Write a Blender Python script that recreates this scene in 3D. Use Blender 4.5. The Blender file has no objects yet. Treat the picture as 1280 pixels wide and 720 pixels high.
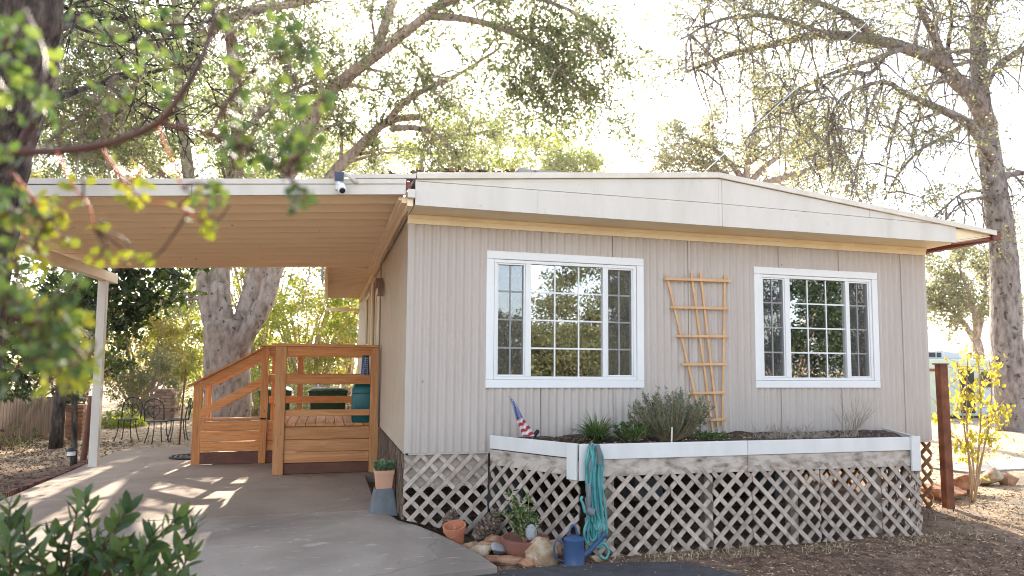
import bpy, math, random
import numpy as np
from math import sin, cos, pi, radians
from mathutils import Vector, Matrix
random.seed(7); rng = np.random.default_rng(7)
S = bpy.context.scene
COL = S.collection

# ------------------------------------------------------------------ camera geometry (measured from the photograph)
F, PPY, PITCH, ROLL, YAW = 853.27, 393.69, .0762, .0079, .2645
CAM = np.array([-.7934, -7.0378, 1.57])
_cp, _sp = cos(PITCH), sin(PITCH)
FW = np.array([sin(YAW)*_cp, cos(YAW)*_cp, _sp])
_r0 = np.array([cos(YAW), -sin(YAW), 0.]); _u0 = np.cross(_r0, FW)
RT = cos(ROLL)*_r0 + sin(ROLL)*_u0
UP = -sin(ROLL)*_r0 + cos(ROLL)*_u0

def ray(u, v): return FW + RT*(u-640)/F + UP*(PPY-v)/F
def atd(u, v, w): return Vector(CAM + ray(u, v)*w)
def atz(u, v, z): d = ray(u, v); return Vector(CAM + d*(z-CAM[2])/d[2])
def aty(u, v, y): d = ray(u, v); return Vector(CAM + d*(y-CAM[1])/d[1])

def sst(a, b, x):
    t = min(1, max(0, (x-a)/(b-a))); return t*t*(3-2*t)
def slab_z(x, y): return -.10*sst(.6, -1.5, y)
def ground_z(x, y):
    z = -.045 - .135*sst(-.7, .5, x)
    if x < .5: z -= .115*sst(1.2, -1.2, y)*(1-sst(-.7, .5, x))
    d = math.hypot(x, y)
    return z + (sst(25, 120, d)*1.2 if d > 25 else 0)
def atg(u, v, f=ground_z):
    z = 0
    for _ in range(8):
        p = atz(u, v, z); z = f(p.x, p.y)
    return Vector((p.x, p.y, z))

# ------------------------------------------------------------------ materials
def nodes(name):
    m = bpy.data.materials.new(name); m.use_nodes = True
    nt = m.node_tree; b = nt.nodes['Principled BSDF']
    return m, nt, b
def N(nt, t, **k):
    n = nt.nodes.new(t)
    for a, v in k.items(): setattr(n, a, v)
    return n
def coords(nt, stretch=(1, 1, 1), space='Object'):
    tc = N(nt, 'ShaderNodeTexCoord'); mp = N(nt, 'ShaderNodeMapping')
    mp.inputs['Scale'].default_value = stretch
    nt.links.new(tc.outputs[space], mp.inputs[0]); return mp.outputs[0]
def ramp(nt, fac, cols, lo=.3, hi=.7):
    r = N(nt, 'ShaderNodeValToRGB'); e = r.color_ramp.elements
    n = len(cols)
    while len(e) < n: e.new(.5)
    for i, c in enumerate(cols):
        e[i].position = lo+(hi-lo)*i/(n-1) if n > 1 else 0
        e[i].color = (*c, 1)
    nt.links.new(fac, r.inputs[0]); return r.outputs[0]
def noise(nt, vec, scale, detail=6, rough=.55, dist=0):
    n = N(nt, 'ShaderNodeTexNoise'); n.inputs['Scale'].default_value = scale
    n.inputs['Detail'].default_value = detail; n.inputs['Roughness'].default_value = rough
    n.inputs['Distortion'].default_value = dist
    nt.links.new(vec, n.inputs['Vector']); return n.outputs[0]
def mixc(nt, fac, a, b, mode='MIX'):
    m = N(nt, 'ShaderNodeMix', data_type='RGBA', blend_type=mode)
    for i, x in ((0, fac), (6, a), (7, b)):
        if isinstance(x, (int, float)): m.inputs[i].default_value = x
        elif isinstance(x, tuple): m.inputs[i].default_value = (*x, 1)
        else: nt.links.new(x, m.inputs[i])
    return m.outputs[2]
def mth(nt, op, a, b=0.):
    m = N(nt, 'ShaderNodeMath', operation=op)
    for i, x in ((0, a), (1, b)):
        if isinstance(x, (int, float)): m.inputs[i].default_value = x
        else: nt.links.new(x, m.inputs[i])
    return m.outputs[0]
def bump(nt, b, h, strength, dist=.01):
    n = N(nt, 'ShaderNodeBump'); n.inputs['Strength'].default_value = strength
    n.inputs['Distance'].default_value = dist
    nt.links.new(h, n.inputs['Height']); nt.links.new(n.outputs[0], b.inputs['Normal'])
def mat(name, cols, scale=4, rough=.75, bmp=.2, bscale=None, stretch=(1, 1, 1), island=0., metal=0., spec=.3, lo=.3, hi=.7, dist=0, bdist=.01, speck=None):
    m, nt, b = nodes(name)
    v = coords(nt, stretch)
    if island:
        g = N(nt, 'ShaderNodeNewGeometry'); off = N(nt, 'ShaderNodeVectorMath', operation='MULTIPLY_ADD')
        nt.links.new(g.outputs['Random Per Island'], off.inputs[0]); off.inputs[1].default_value = (37, 53, 71)
        nt.links.new(v, off.inputs[2]); v = off.outputs[0]
    n = noise(nt, v, scale, dist=dist)
    c = ramp(nt, n, cols, lo, hi)
    if island:
        hs = N(nt, 'ShaderNodeHueSaturation')
        mr = N(nt, 'ShaderNodeMapRange'); mr.inputs[3].default_value = 1-island; mr.inputs[4].default_value = 1+island
        nt.links.new(g.outputs['Random Per Island'], mr.inputs[0]); nt.links.new(mr.outputs[0], hs.inputs['Value'])
        nt.links.new(c, hs.inputs['Color']); c = hs.outputs[0]
    if speck:
        s2 = noise(nt, coords(nt), speck[1], 3)
        f = ramp(nt, s2, [(0, 0, 0), (1, 1, 1)], speck[2], speck[2]+.06)
        c = mixc(nt, f, c, speck[0])
    nt.links.new(c, b.inputs['Base Color'])
    b.inputs['Roughness'].default_value = rough; b.inputs['Metallic'].default_value = metal
    b.inputs['Specular IOR Level'].default_value = spec
    if bmp: bump(nt, b, noise(nt, v, bscale or scale*4, 5), bmp, bdist)
    return m
def leafmat(name, cols, trans, tfac=.45, rough=.5):
    m, nt, b = nodes(name)
    g = N(nt, 'ShaderNodeNewGeometry'); r = g.outputs['Random Per Island']
    c = ramp(nt, r, cols, 0, 1); t = ramp(nt, r, trans, 0, 1)
    nt.links.new(c, b.inputs['Base Color']); b.inputs['Roughness'].default_value = rough
    b.inputs['Specular IOR Level'].default_value = .35
    tr = N(nt, 'ShaderNodeBsdfTranslucent'); nt.links.new(t, tr.inputs[0])
    mx = N(nt, 'ShaderNodeMixShader'); mx.inputs[0].default_value = tfac
    nt.links.new(b.outputs[0], mx.inputs[1]); nt.links.new(tr.outputs[0], mx.inputs[2])
    nt.links.new(mx.outputs[0], nt.nodes['Material Output'].inputs[0])
    return m

WHITE = mat('white_paint', [(.56, .51, .445), (.61, .56, .495), (.635, .585, .52)], 2.5, .5, .12, 30, stretch=(2, 2, .5), speck=((.5, .47, .42), 14, .70))
PWHITE = mat('planter_white_paint', [(.62, .60, .57), (.71, .69, .66)], 2.5, .5, .12, 30, stretch=(2, 2, .7), speck=((.42, .38, .32), 13, .73))
VINYL = mat('white_vinyl', [(.71, .70, .685), (.75, .74, .725)], 3, .35, 0)
CREAM = mat('cream_paint', [(.76, .62, .40), (.84, .71, .49)], 3, .55, .12, 25, speck=((.4, .3, .2), 9, .72))
CEIL = mat('cream_sheet', [(.84, .67, .47), (.88, .73, .54)], 1.5, .5, .05, 6, stretch=(.3, 2, 1), speck=((.3, .2, .14), 16, .71))
SIDEWALL = mat('tan_paint', [(.50, .41, .32), (.55, .45, .36)], 2, .6, .1, 12)
FENCEW = mat('weathered_pickets', [(.10, .065, .045), (.21, .145, .105)], 5, .85, .5, 12, stretch=(4, 4, .3), island=.3)
LATT = mat('weathered_lattice', [(.27, .21, .165), (.42, .34, .28), (.50, .42, .355)], 6, .8, .4, 30, stretch=(2, 2, 2), island=.2)
PLY = mat('weathered_board', [(.15, .11, .085), (.38, .315, .26), (.52, .45, .385)], 6, .85, .5, 22, stretch=(1, 1, 2), lo=.30, hi=.58)
PLYD = mat('shaded_old_board', [(.16, .12, .095), (.29, .235, .19), (.36, .30, .25)], 5, .85, .5, 22, stretch=(1, 1, 3), lo=.25, hi=.6)
def woodmat(name, a, b_, c):
    out = []
    for ax, st in (('along_x', (.35, 7, 7)), ('along_y', (7, .35, 7)), ('along_z', (7, 7, .35))):
        m, nt, b = nodes(name+'_'+ax); g = N(nt, 'ShaderNodeNewGeometry'); r = g.outputs['Random Per Island']
        ob = N(nt, 'ShaderNodeObjectInfo'); rr_ = mth(nt, 'FRACT', mth(nt, 'ADD', r, ob.outputs['Random']))
        off = N(nt, 'ShaderNodeVectorMath', operation='MULTIPLY_ADD'); nt.links.new(rr_, off.inputs[0]); off.inputs[1].default_value = (37, 53, 71); nt.links.new(coords(nt, st), off.inputs[2]); v = off.outputs[0]
        col = ramp(nt, noise(nt, v, 2.6, 5, .6, 1.), [a, b_, c], .3, .7)
        fine = noise(nt, v, 9, 4, .6, .6); col = mixc(nt, ramp(nt, fine, [(.45, .45, .45), (0, 0, 0)], .36, .5), col, tuple(x*.5 for x in a))
        kn = N(nt, 'ShaderNodeTexVoronoi'); kn.inputs['Scale'].default_value = 2.6; nt.links.new(coords(nt, tuple(1. if x < 1 else 1.9 for x in st)), kn.inputs['Vector'])
        col = mixc(nt, ramp(nt, kn.outputs['Distance'], [(.85, .85, .85), (0, 0, 0)], .035, .075), col, (.12, .05, .02))
        hs = N(nt, 'ShaderNodeHueSaturation'); mr = N(nt, 'ShaderNodeMapRange'); mr.inputs[3].default_value = .82; mr.inputs[4].default_value = 1.14; nt.links.new(rr_, mr.inputs[0]); nt.links.new(mr.outputs[0], hs.inputs['Value']); nt.links.new(col, hs.inputs['Color'])
        nt.links.new(hs.outputs[0], b.inputs['Base Color']); b.inputs['Roughness'].default_value = .62; b.inputs['Specular IOR Level'].default_value = .3
        bump(nt, b, fine, .25, .006); out.append(m)
    return out
CEDAR = woodmat('cedar', (.44, .165, .052), (.56, .225, .072), (.63, .29, .105))
CEDARP = woodmat('pale_cedar', (.50, .215, .082), (.59, .275, .11), (.65, .335, .15))
REDWOOD = mat('dark_redwood', [(.11, .045, .03), (.17, .07, .045)], 3, .7, .2, 30, island=.1)
TRELLISW = mat('trellis_wood', [(.56, .31, .14), (.68, .42, .22)], 6, .6, .15, 40, island=.1)
RUST = mat('rusty_steel', [(.10, .035, .02), (.17, .06, .03), (.23, .09, .04)], 7, .8, .4, 40)
GUTTER = mat('red_brown_gutter', [(.14, .035, .025), (.20, .055, .04)], 5, .5, .05)
BLACK = mat('black_plastic', [(.012, .012, .013), (.02, .02, .02)], 5, .45, 0)
WIRE = mat('dark_wrought_iron', [(.015, .013, .012), (.035, .03, .028)], 9, .5, .1)
GREY = mat('grey_plastic', [(.13, .13, .14), (.19, .19, .2)], 6, .45, 0)
TEAL = mat('teal_hose', [(.04, .19, .19), (.11, .32, .31)], 9, .4, .05, 30, island=.3)
TEALP = mat('teal_plastic', [(.012, .10, .115), (.018, .13, .14)], 3, .35, 0)
BLUEP = mat('blue_enamel', [(.035, .07, .15), (.05, .09, .185)], 5, .35, .05, 20, speck=((.35, .38, .45), 18, .73))
BINM = mat('green_bin', [(.012, .045, .016), (.02, .06, .022)], 3, .45, 0)
TERRA = mat('terracotta', [(.42, .14, .07), (.52, .20, .11)], 6, .85, .2, 30, speck=((.55, .4, .32), 12, .68))
TERRAP = mat('pale_terracotta', [(.58, .30, .19), (.64, .36, .24)], 5, .8, .15, 30)
TERRAD = mat('brown_terracotta', [(.20, .085, .06), (.30, .13, .09)], 6, .85, .25, 30)
PIER = mat('grey_concrete_block', [(.13, .14, .15), (.20, .21, .22)], 8, .9, .4, 60)
ROCK = mat('tan_rock', [(.14, .08, .045), (.36, .24, .14), (.52, .43, .32)], 7, .9, .6, 18, speck=((.6, .55, .48), 10, .66))
ROCKR = mat('rusty_rock', [(.16, .07, .04), (.34, .165, .09), (.45, .29, .19)], 7, .9, .6, 18)
ROCKG = mat('grey_rock', [(.22, .21, .20), (.42, .41, .42)], 6, .8, .4, 18)
CONE = mat('pine_cone', [(.10, .065, .045), (.30, .22, .165)], 20, .85, .2, island=.4)
BRICK = mat('old_brick', [(.10, .05, .04), (.19, .09, .065)], 6, .9, .5, 30, island=.3)
BRICKP = mat('pale_brick', [(.20, .12, .085), (.28, .18, .13)], 6, .9, .5, 30, island=.25)
SOIL = mat('dark_soil', [(.035, .022, .016), (.07, .045, .03), (.12, .08, .055)], 16, .95, .9, 60, bdist=.03)
BARK = mat('oak_bark', [(.18, .13, .10), (.36, .275, .22), (.46, .37, .31)], 9, .9, 1., 22, stretch=(1, 1, .45), bdist=.05, speck=((.10, .07, .055), 7, .62))
BARKG = mat('grey_oak_bark', [(.07, .058, .053), (.22, .185, .17), (.32, .28, .26)], 8, .9, 1., 18, stretch=(1, 1, .45), bdist=.05, speck=((.05, .04, .035), 6, .60))
BARKD = mat('dark_bark', [(.018, .013, .011), (.065, .048, .04), (.125, .097, .082)], 16, .95, 1., 22, stretch=(1, 1, .3), bdist=.06, lo=.36, hi=.64)
BARKR = mat('red_manzanita_bark', [(.05, .02, .016), (.11, .04, .028)], 8, .5, .1)
STEMR = mat('orange_stem', [(.40, .07, .03), (.55, .14, .06)], 8, .5, 0)
STEMT = mat('tan_stem', [(.30, .20, .11), (.42, .30, .18)], 8, .8, 0)
STEMG = mat('dry_stem', [(.26, .21, .16), (.40, .33, .26)], 8, .8, 0, island=.2)
MINT = mat('mint_paint', [(.52, .58, .46), (.58, .64, .52)], 2, .45, .05)
PALE = mat('pale_grey_paint', [(.48, .52, .56), (.56, .60, .64)], 2, .4, .03)
CHALK = mat('matt_chassis', [(.03, .028, .025), (.05, .045, .04)], 3, .8, .1)
ASPH = mat('asphalt_patch', [(.045, .042, .042), (.075, .07, .068)], 9, .9, .6, 120, bdist=.006, speck=((.2, .18, .16), 45, .68))
DRYG = mat('dry_grass_blades', [(.36, .27, .15), (.50, .40, .25)], 5, .8, 0, island=.35)
CHIPS = mat('bark_chips', [(.05, .028, .018), (.11, .06, .04), (.22, .135, .09)], 9, .9, 0, island=.5)
LITTER = mat('dry_leaves', [(.30, .20, .11), (.48, .36, .22)], 4, .8, 0, island=.45)
INTW = mat('interior_paint', [(.30, .26, .22), (.36, .32, .27)], 2, .8, 0)
CURT = mat('beige_curtain', [(.36, .30, .24), (.46, .39, .32)], 6, .9, .1, stretch=(8, 8, .4))
SHINGLE = mat('grey_roofing', [(.30, .28, .26), (.40, .38, .36)], 6, .8, .3)

# leaves: base colour, translucent colour
L_OAK = leafmat('oak_leaves', [(.055, .07, .03), (.09, .11, .045), (.13, .13, .05)], [(.19, .25, .08), (.31, .37, .13), (.45, .44, .19)], .52)
L_OAKY = leafmat('yellowing_oak_leaves', [(.08, .095, .05), (.12, .125, .06), (.17, .145, .06)], [(.26, .30, .14), (.38, .39, .19), (.50, .43, .19)], .52)
L_GOLD = leafmat('golden_leaves', [(.12, .12, .03), (.20, .17, .05), (.24, .18, .07)], [(.42, .42, .06), (.60, .50, .10), (.62, .46, .16)], .5)
L_LIME = leafmat('lime_leaves', [(.08, .12, .02), (.13, .16, .03), (.18, .18, .04)], [(.34, .46, .03), (.50, .55, .06), (.58, .52, .10)], .5)
L_DARK = leafmat('dark_glossy_leaves', [(.015, .03, .012), (.03, .05, .018), (.055, .08, .022)], [(.05, .09, .015), (.13, .19, .025), (.30, .36, .04)], .36, .35)
L_YEL = leafmat('yellow_leaves', [(.32, .30, .04), (.46, .38, .05), (.46, .42, .10)], [(.58, .56, .05), (.76, .64, .06), (.68, .62, .13)], .5)
L_MANZ = leafmat('manzanita_leaves', [(.045, .085, .035), (.065, .12, .04), (.10, .15, .03)], [(.08, .14, .035), (.17, .25, .045), (.32, .38, .06)], .42, .4)
L_MANZ_SUN = leafmat('sunlit_manzanita_leaves', [(.12, .15, .02), (.18, .20, .025), (.22, .22, .03)], [(.40, .46, .03), (.56, .58, .04), (.62, .58, .05)], .45, .4)  # brighter copy of the manzanita leaf, sunlight painted into its colour
L_BUSH = leafmat('shrub_leaves', [(.03, .058, .024), (.055, .092, .034), (.11, .15, .05)], [(.05, .09, .02), (.11, .18, .03), (.22, .30, .05)], .28, .38)
L_SAGE = leafmat('sage_leaves', [(.12, .15, .09), (.17, .20, .12), (.22, .24, .15)], [(.12, .15, .06), (.16, .20, .08), (.2, .24, .1)], .25)
L_GRASS = leafmat('green_blades', [(.05, .10, .03), (.09, .15, .045), (.15, .18, .07)], [(.10, .18, .03), (.2, .28, .05), (.26, .28, .08)], .3)
L_GREEN = leafmat('fresh_leaves', [(.04, .085, .025), (.07, .13, .035), (.11, .16, .04)], [(.1, .2, .03), (.18, .3, .04), (.25, .34, .05)], .3)
L_SUCC = leafmat('succulent_leaves', [(.11, .18, .09), (.16, .25, .13), (.21, .29, .16)], [(.1, .2, .06), (.1, .2, .06), (.12, .22, .06)], .12, .4)
L_CON = leafmat('conifer_needles', [(.015, .03, .012), (.03, .05, .018), (.05, .07, .03)], [(.03, .06, .01), (.05, .08, .02), (.08, .12, .03)], .25)

def sidingmat():
    m, nt, b = nodes('corrugated_siding')
    v = coords(nt, (1, 1, .12)); n1 = noise(nt, v, 5, 5)
    c = ramp(nt, n1, [(.45, .39, .343), (.48, .415, .367), (.50, .435, .387)], .3, .7)
    n2 = noise(nt, coords(nt), 1.1, 3)
    c = mixc(nt, ramp(nt, n2, [(0, 0, 0), (.35, .35, .35)], .45, .7), c, (.49, .415, .36))
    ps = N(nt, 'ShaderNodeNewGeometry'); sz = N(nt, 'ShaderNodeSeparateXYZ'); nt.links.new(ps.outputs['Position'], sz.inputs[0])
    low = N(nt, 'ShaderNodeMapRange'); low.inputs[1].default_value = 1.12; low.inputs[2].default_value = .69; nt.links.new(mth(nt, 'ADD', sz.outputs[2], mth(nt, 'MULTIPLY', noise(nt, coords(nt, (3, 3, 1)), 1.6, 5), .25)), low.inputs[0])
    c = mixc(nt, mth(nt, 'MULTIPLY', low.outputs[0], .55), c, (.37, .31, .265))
    st_ = noise(nt, coords(nt, (14, 14, .25)), 1., 4); c = mixc(nt, ramp(nt, st_, [(0, 0, 0), (.3, .3, .3)], .58, .70), c, (.36, .30, .25))
    n3 = noise(nt, coords(nt), 9, 2)
    c = mixc(nt, ramp(nt, n3, [(0, 0, 0), (1, 1, 1)], .765, .78), c, (.20, .15, .12))
    nt.links.new(c, b.inputs['Base Color']); b.inputs['Roughness'].default_value = .5
    b.inputs['Specular IOR Level'].default_value = .3
    bump(nt, b, noise(nt, coords(nt), 6, 3), .08, .01); return m
SIDING = sidingmat()
def concretemat(name, cols, stain):
    m, nt, b = nodes(name); v = coords(nt)
    c = ramp(nt, noise(nt, v, 1.3, 8, .6), cols, .3, .7)
    c = mixc(nt, ramp(nt, noise(nt, v, .55, 4, .5, .6), [(0, 0, 0), (.8, .8, .8)], .47, .66), c, stain)
    c = mixc(nt, ramp(nt, noise(nt, v, 60, 3), [(0, 0, 0), (.45, .45, .45)], .58, .7), c, tuple(x*.62 for x in cols[0]))
    c = mixc(nt, ramp(nt, noise(nt, coords(nt, (1, 3, 1)), 2.3, 6, .65, 1.5), [(0, 0, 0), (.55, .55, .55)], .60, .66), c, tuple(min(1, x*1.35) for x in cols[-1]))
    vo = N(nt, 'ShaderNodeTexVoronoi', feature='DISTANCE_TO_EDGE'); vo.inputs['Scale'].default_value = .45
    wv = noise(nt, v, 3, 4); wm = N(nt, 'ShaderNodeVectorMath', operation='MULTIPLY_ADD')
    nt.links.new(wv, wm.inputs[0]); wm.inputs[1].default_value = (.5, .5, 0); nt.links.new(v, wm.inputs[2]); nt.links.new(wm.outputs[0], vo.inputs['Vector'])
    c = mixc(nt, ramp(nt, vo.outputs[0], [(.5, .5, .5), (0, 0, 0)], .0, .006), c, tuple(x*.45 for x in cols[0]))
    nt.links.new(c, b.inputs['Base Color']); b.inputs['Roughness'].default_value = .85; b.inputs['Specular IOR Level'].default_value = .25
    h = mth(nt, 'ADD', noise(nt, v, 70, 4), mth(nt, 'MULTIPLY', noise(nt, v, 5, 4), .8)); bump(nt, b, h, .35, .006); return m
CONC = concretemat('driveway_concrete', [(.31, .255, .205), (.395, .335, .28)], (.19, .155, .125))
CONC2 = concretemat('carport_concrete', [(.29, .225, .175), (.37, .295, .235)], (.21, .16, .12))
PATHM = concretemat('pale_path', [(.22, .20, .19), (.28, .26, .25)], (.3, .27, .24))
def groundmat():
    m, nt, b = nodes('dirt'); v = coords(nt)
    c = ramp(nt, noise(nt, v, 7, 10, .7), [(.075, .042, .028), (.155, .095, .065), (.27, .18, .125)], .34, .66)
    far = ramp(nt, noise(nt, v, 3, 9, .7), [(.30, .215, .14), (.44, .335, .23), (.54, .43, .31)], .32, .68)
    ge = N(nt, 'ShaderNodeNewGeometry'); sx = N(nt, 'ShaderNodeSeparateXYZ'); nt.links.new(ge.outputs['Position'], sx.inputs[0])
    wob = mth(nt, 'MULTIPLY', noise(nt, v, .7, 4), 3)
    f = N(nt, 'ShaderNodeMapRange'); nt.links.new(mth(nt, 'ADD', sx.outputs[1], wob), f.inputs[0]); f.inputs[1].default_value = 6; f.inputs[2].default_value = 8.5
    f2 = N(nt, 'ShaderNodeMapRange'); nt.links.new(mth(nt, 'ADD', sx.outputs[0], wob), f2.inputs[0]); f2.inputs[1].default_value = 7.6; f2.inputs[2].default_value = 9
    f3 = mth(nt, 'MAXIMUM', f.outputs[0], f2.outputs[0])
    f_bounce = N(nt, 'ShaderNodeMapRange'); nt.links.new(sx.outputs[1], f_bounce.inputs[0]); f_bounce.inputs[1].default_value = -3.2; f_bounce.inputs[2].default_value = -5  # unseen ground near the camera, paled to bounce light onto the house
    c = mixc(nt, mth(nt, 'MAXIMUM', f3, f_bounce.outputs[0]), c, far)
    c = mixc(nt, ramp(nt, noise(nt, v, 45, 4), [(0, 0, 0), (.6, .6, .6)], .57, .68), c, (.38, .29, .2))
    c = mixc(nt, ramp(nt, noise(nt, v, 26, 4), [(0, 0, 0), (.6, .6, .6)], .60, .68), c, (.05, .032, .025))
    nt.links.new(c, b.inputs['Base Color']); b.inputs['Roughness'].default_value = .95; b.inputs['Specular IOR Level'].default_value = .1
    bump(nt, b, mth(nt, 'ADD', noise(nt, v, 40, 6), noise(nt, v, 9, 6)), .8, .03); return m
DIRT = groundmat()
def glassmat():
    m, nt, b = nodes('window_glass')
    tr = N(nt, 'ShaderNodeBsdfTransparent'); tr.inputs[0].default_value = (.6, .62, .6, 1)
    gl = N(nt, 'ShaderNodeBsdfGlossy'); gl.inputs['Roughness'].default_value = .0; gl.inputs[0].default_value = (.95, .97, 1, 1)
    fr = N(nt, 'ShaderNodeFresnel'); fr.inputs[0].default_value = 2.1
    n = noise(nt, coords(nt), 1.3, 2); bp = N(nt, 'ShaderNodeBump'); bp.inputs['Strength'].default_value = .025; bp.inputs['Distance'].default_value = .05
    nt.links.new(n, bp.inputs['Height']); nt.links.new(bp.outputs[0], gl.inputs['Normal'])
    mx = N(nt, 'ShaderNodeMixShader'); nt.links.new(mth(nt, 'ADD', fr.outputs[0], .34), mx.inputs[0])
    nt.links.new(tr.outputs[0], mx.inputs[1]); nt.links.new(gl.outputs[0], mx.inputs[2])
    nt.links.new(mx.outputs[0], nt.nodes['Material Output'].inputs[0]); return m
GLASS = glassmat()
def screenmat():
    m, nt, b = nodes('insect_screen')
    b.inputs['Base Color'].default_value = (.07, .065, .065, 1); b.inputs['Roughness'].default_value = .8
    tr = N(nt, 'ShaderNodeBsdfTransparent'); mx = N(nt, 'ShaderNodeMixShader'); mx.inputs[0].default_value = .42
    nt.links.new(tr.outputs[0], mx.inputs[1]); nt.links.new(b.outputs[0], mx.inputs[2])
    nt.links.new(mx.outputs[0], nt.nodes['Material Output'].inputs[0]); return m
SCREEN = screenmat()
DGLASS = mat('dark_glass', [(.02, .022, .025), (.03, .032, .035)], 2, .06, 0, spec=.6)
SOLAR = mat('solar_cell', [(.03, .035, .06), (.05, .06, .09)], 4, .2, 0, spec=.6)

# ------------------------------------------------------------------ mesh builder
class MB:
    def __init__(s): s.v = []; s.f = []
    def poly(s, pts):
        k = len(s.v); s.v += [tuple(p) for p in pts]; s.f.append(tuple(range(k, k+len(pts)))); return s
    def hexa(s, a, b):            # bottom ring a (4 pts), top ring b
        k = len(s.v); s.v += [tuple(p) for p in a]+[tuple(p) for p in b]
        s.f += [(k+3, k+2, k+1, k), (k+4, k+5, k+6, k+7)]+[(k+i, k+(i+1) % 4, k+4+(i+1) % 4, k+4+i) for i in range(4)]; return s
    def box(s, x0, x1, y0, y1, z0, z1):
        return s.hexa([(x0, y0, z0), (x1, y0, z0), (x1, y1, z0), (x0, y1, z0)], [(x0, y0, z1), (x1, y0, z1), (x1, y1, z1), (x0, y1, z1)])
    def bar(s, p, q, w, h, up=(0, 0, 1)):    # square bar, w sideways, h along up
        p = Vector(p); q = Vector(q); d = (q-p).normalized(); u = Vector(up)
        sd = d.cross(u)
        if sd.length < 1e-4: sd = d.cross(Vector((1, 0, 0)))
        sd.normalize(); u = sd.cross(d).normalized(); a = sd*(w/2); b = u*(h/2)
        return s.hexa([p-a-b, p+a-b, q+a-b, q-a-b], [p-a+b, p+a+b, q+a+b, q-a+b])
    def prism(s, pts, off):      # planar polygon extruded by vector off
        k = len(s.v); n = len(pts); off = Vector(off)
        s.v += [tuple(p) for p in pts]+[tuple(Vector(p)+off) for p in pts]
        s.f += [tuple(range(k+n-1, k-1, -1)), tuple(range(k+n, k+2*n))]+[(k+i, k+(i+1) % n, k+n+(i+1) % n, k+n+i) for i in range(n)]; return s
    def tube(s, pts, rad, n=8, cap=True, lump=0.):
        pts = [Vector(p) for p in pts]; m = len(pts)
        if isinstance(rad, (int, float)): rad = [rad]*m
        k = len(s.v); ref = None
        for i, p in enumerate(pts):
            d = (pts[min(i+1, m-1)]-pts[max(i-1, 0)])
            if d.length < 1e-9: d = Vector((0, 0, 1))
            d.normalize()
            if ref is None:
                ref = d.cross(Vector((0, 0, 1)))
                if ref.length < .1: ref = d.cross(Vector((1, 0, 0)))
            ref = ref-d*ref.dot(d)
            if ref.length < 1e-6: ref = d.orthogonal()
            ref.normalize(); b = d.cross(ref)
            for j in range(n):
                a = 2*pi*j/n; r = rad[i]*(1+(random.uniform(-lump, lump) if lump else 0))
                s.v.append(tuple(p+ref*(cos(a)*r)+b*(sin(a)*r)))
        for i in range(m-1):
            for j in range(n):
                a = k+i*n+j; c = k+i*n+(j+1) % n
                s.f.append((a, c, c+n, a+n))
        if cap: s.f += [tuple(range(k+n-1, k-1, -1)), tuple(range(k+(m-1)*n, k+m*n))]
        return s
    def lathe(s, prof, c=(0, 0, 0), n=28, sx=1, sy=1):
        k = len(s.v); m = len(prof)
        for r, z in prof:
            for j in range(n):
                a = 2*pi*j/n; s.v.append((c[0]+r*cos(a)*sx, c[1]+r*sin(a)*sy, c[2]+z))
        for i in range(m-1):
            for j in range(n):
                a = k+i*n+j; b = k+i*n+(j+1) % n; s.f.append((a, b, b+n, a+n))
        if prof[0][0] > 1e-5: s.f.append(tuple(range(k+n-1, k-1, -1)))
        if prof[-1][0] > 1e-5: s.f.append(tuple(range(k+(m-1)*n, k+m*n)))
        return s
    def build(s, name, m, parent=None, smooth=False, bevel=0):
        me = bpy.data.meshes.new(name); me.from_pydata(s.v, [], s.f); me.update()
        return link(name, me, m, parent, smooth, bevel)
def link(name, me, m, parent=None, smooth=False, bevel=0):
    me.materials.append(m); o = bpy.data.objects.new(name, me); COL.objects.link(o)
    if smooth:
        me.polygons.foreach_set('use_smooth', [True]*len(me.polygons))
        if smooth == 'auto':
            me.set_sharp_from_angle(angle=radians(40))
    if bevel:
        b = o.modifiers.new('edge', 'BEVEL'); b.width = bevel; b.segments = 2; b.limit_method = 'ANGLE'; b.angle_limit = radians(50)
    if parent is not None:
        o.parent = parent; o.matrix_parent_inverse = Matrix.Translation(-parent_loc(parent))
    return o
def parent_loc(p):
    v = Vector(p.location)
    while p.parent is not None:
        p = p.parent
        v = v + Vector(p.location)*0
    return v
def thing(name, label, cat, loc=(0, 0, 0), group=None):
    o = bpy.data.objects.new(name, None); COL.objects.link(o); o.location = loc; o.empty_display_size = .2
    return tag(o, label, cat, group)
def tag(o, label, cat, group=None, kind=None):
    o['label'] = label; o['category'] = cat
    if group: o['group'] = group
    if kind: o['kind'] = kind
    return o
def struct(o, label, cat): return tag(o, label, cat, kind='structure')
def stuff(o, label, cat): return tag(o, label, cat, kind='stuff')

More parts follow.
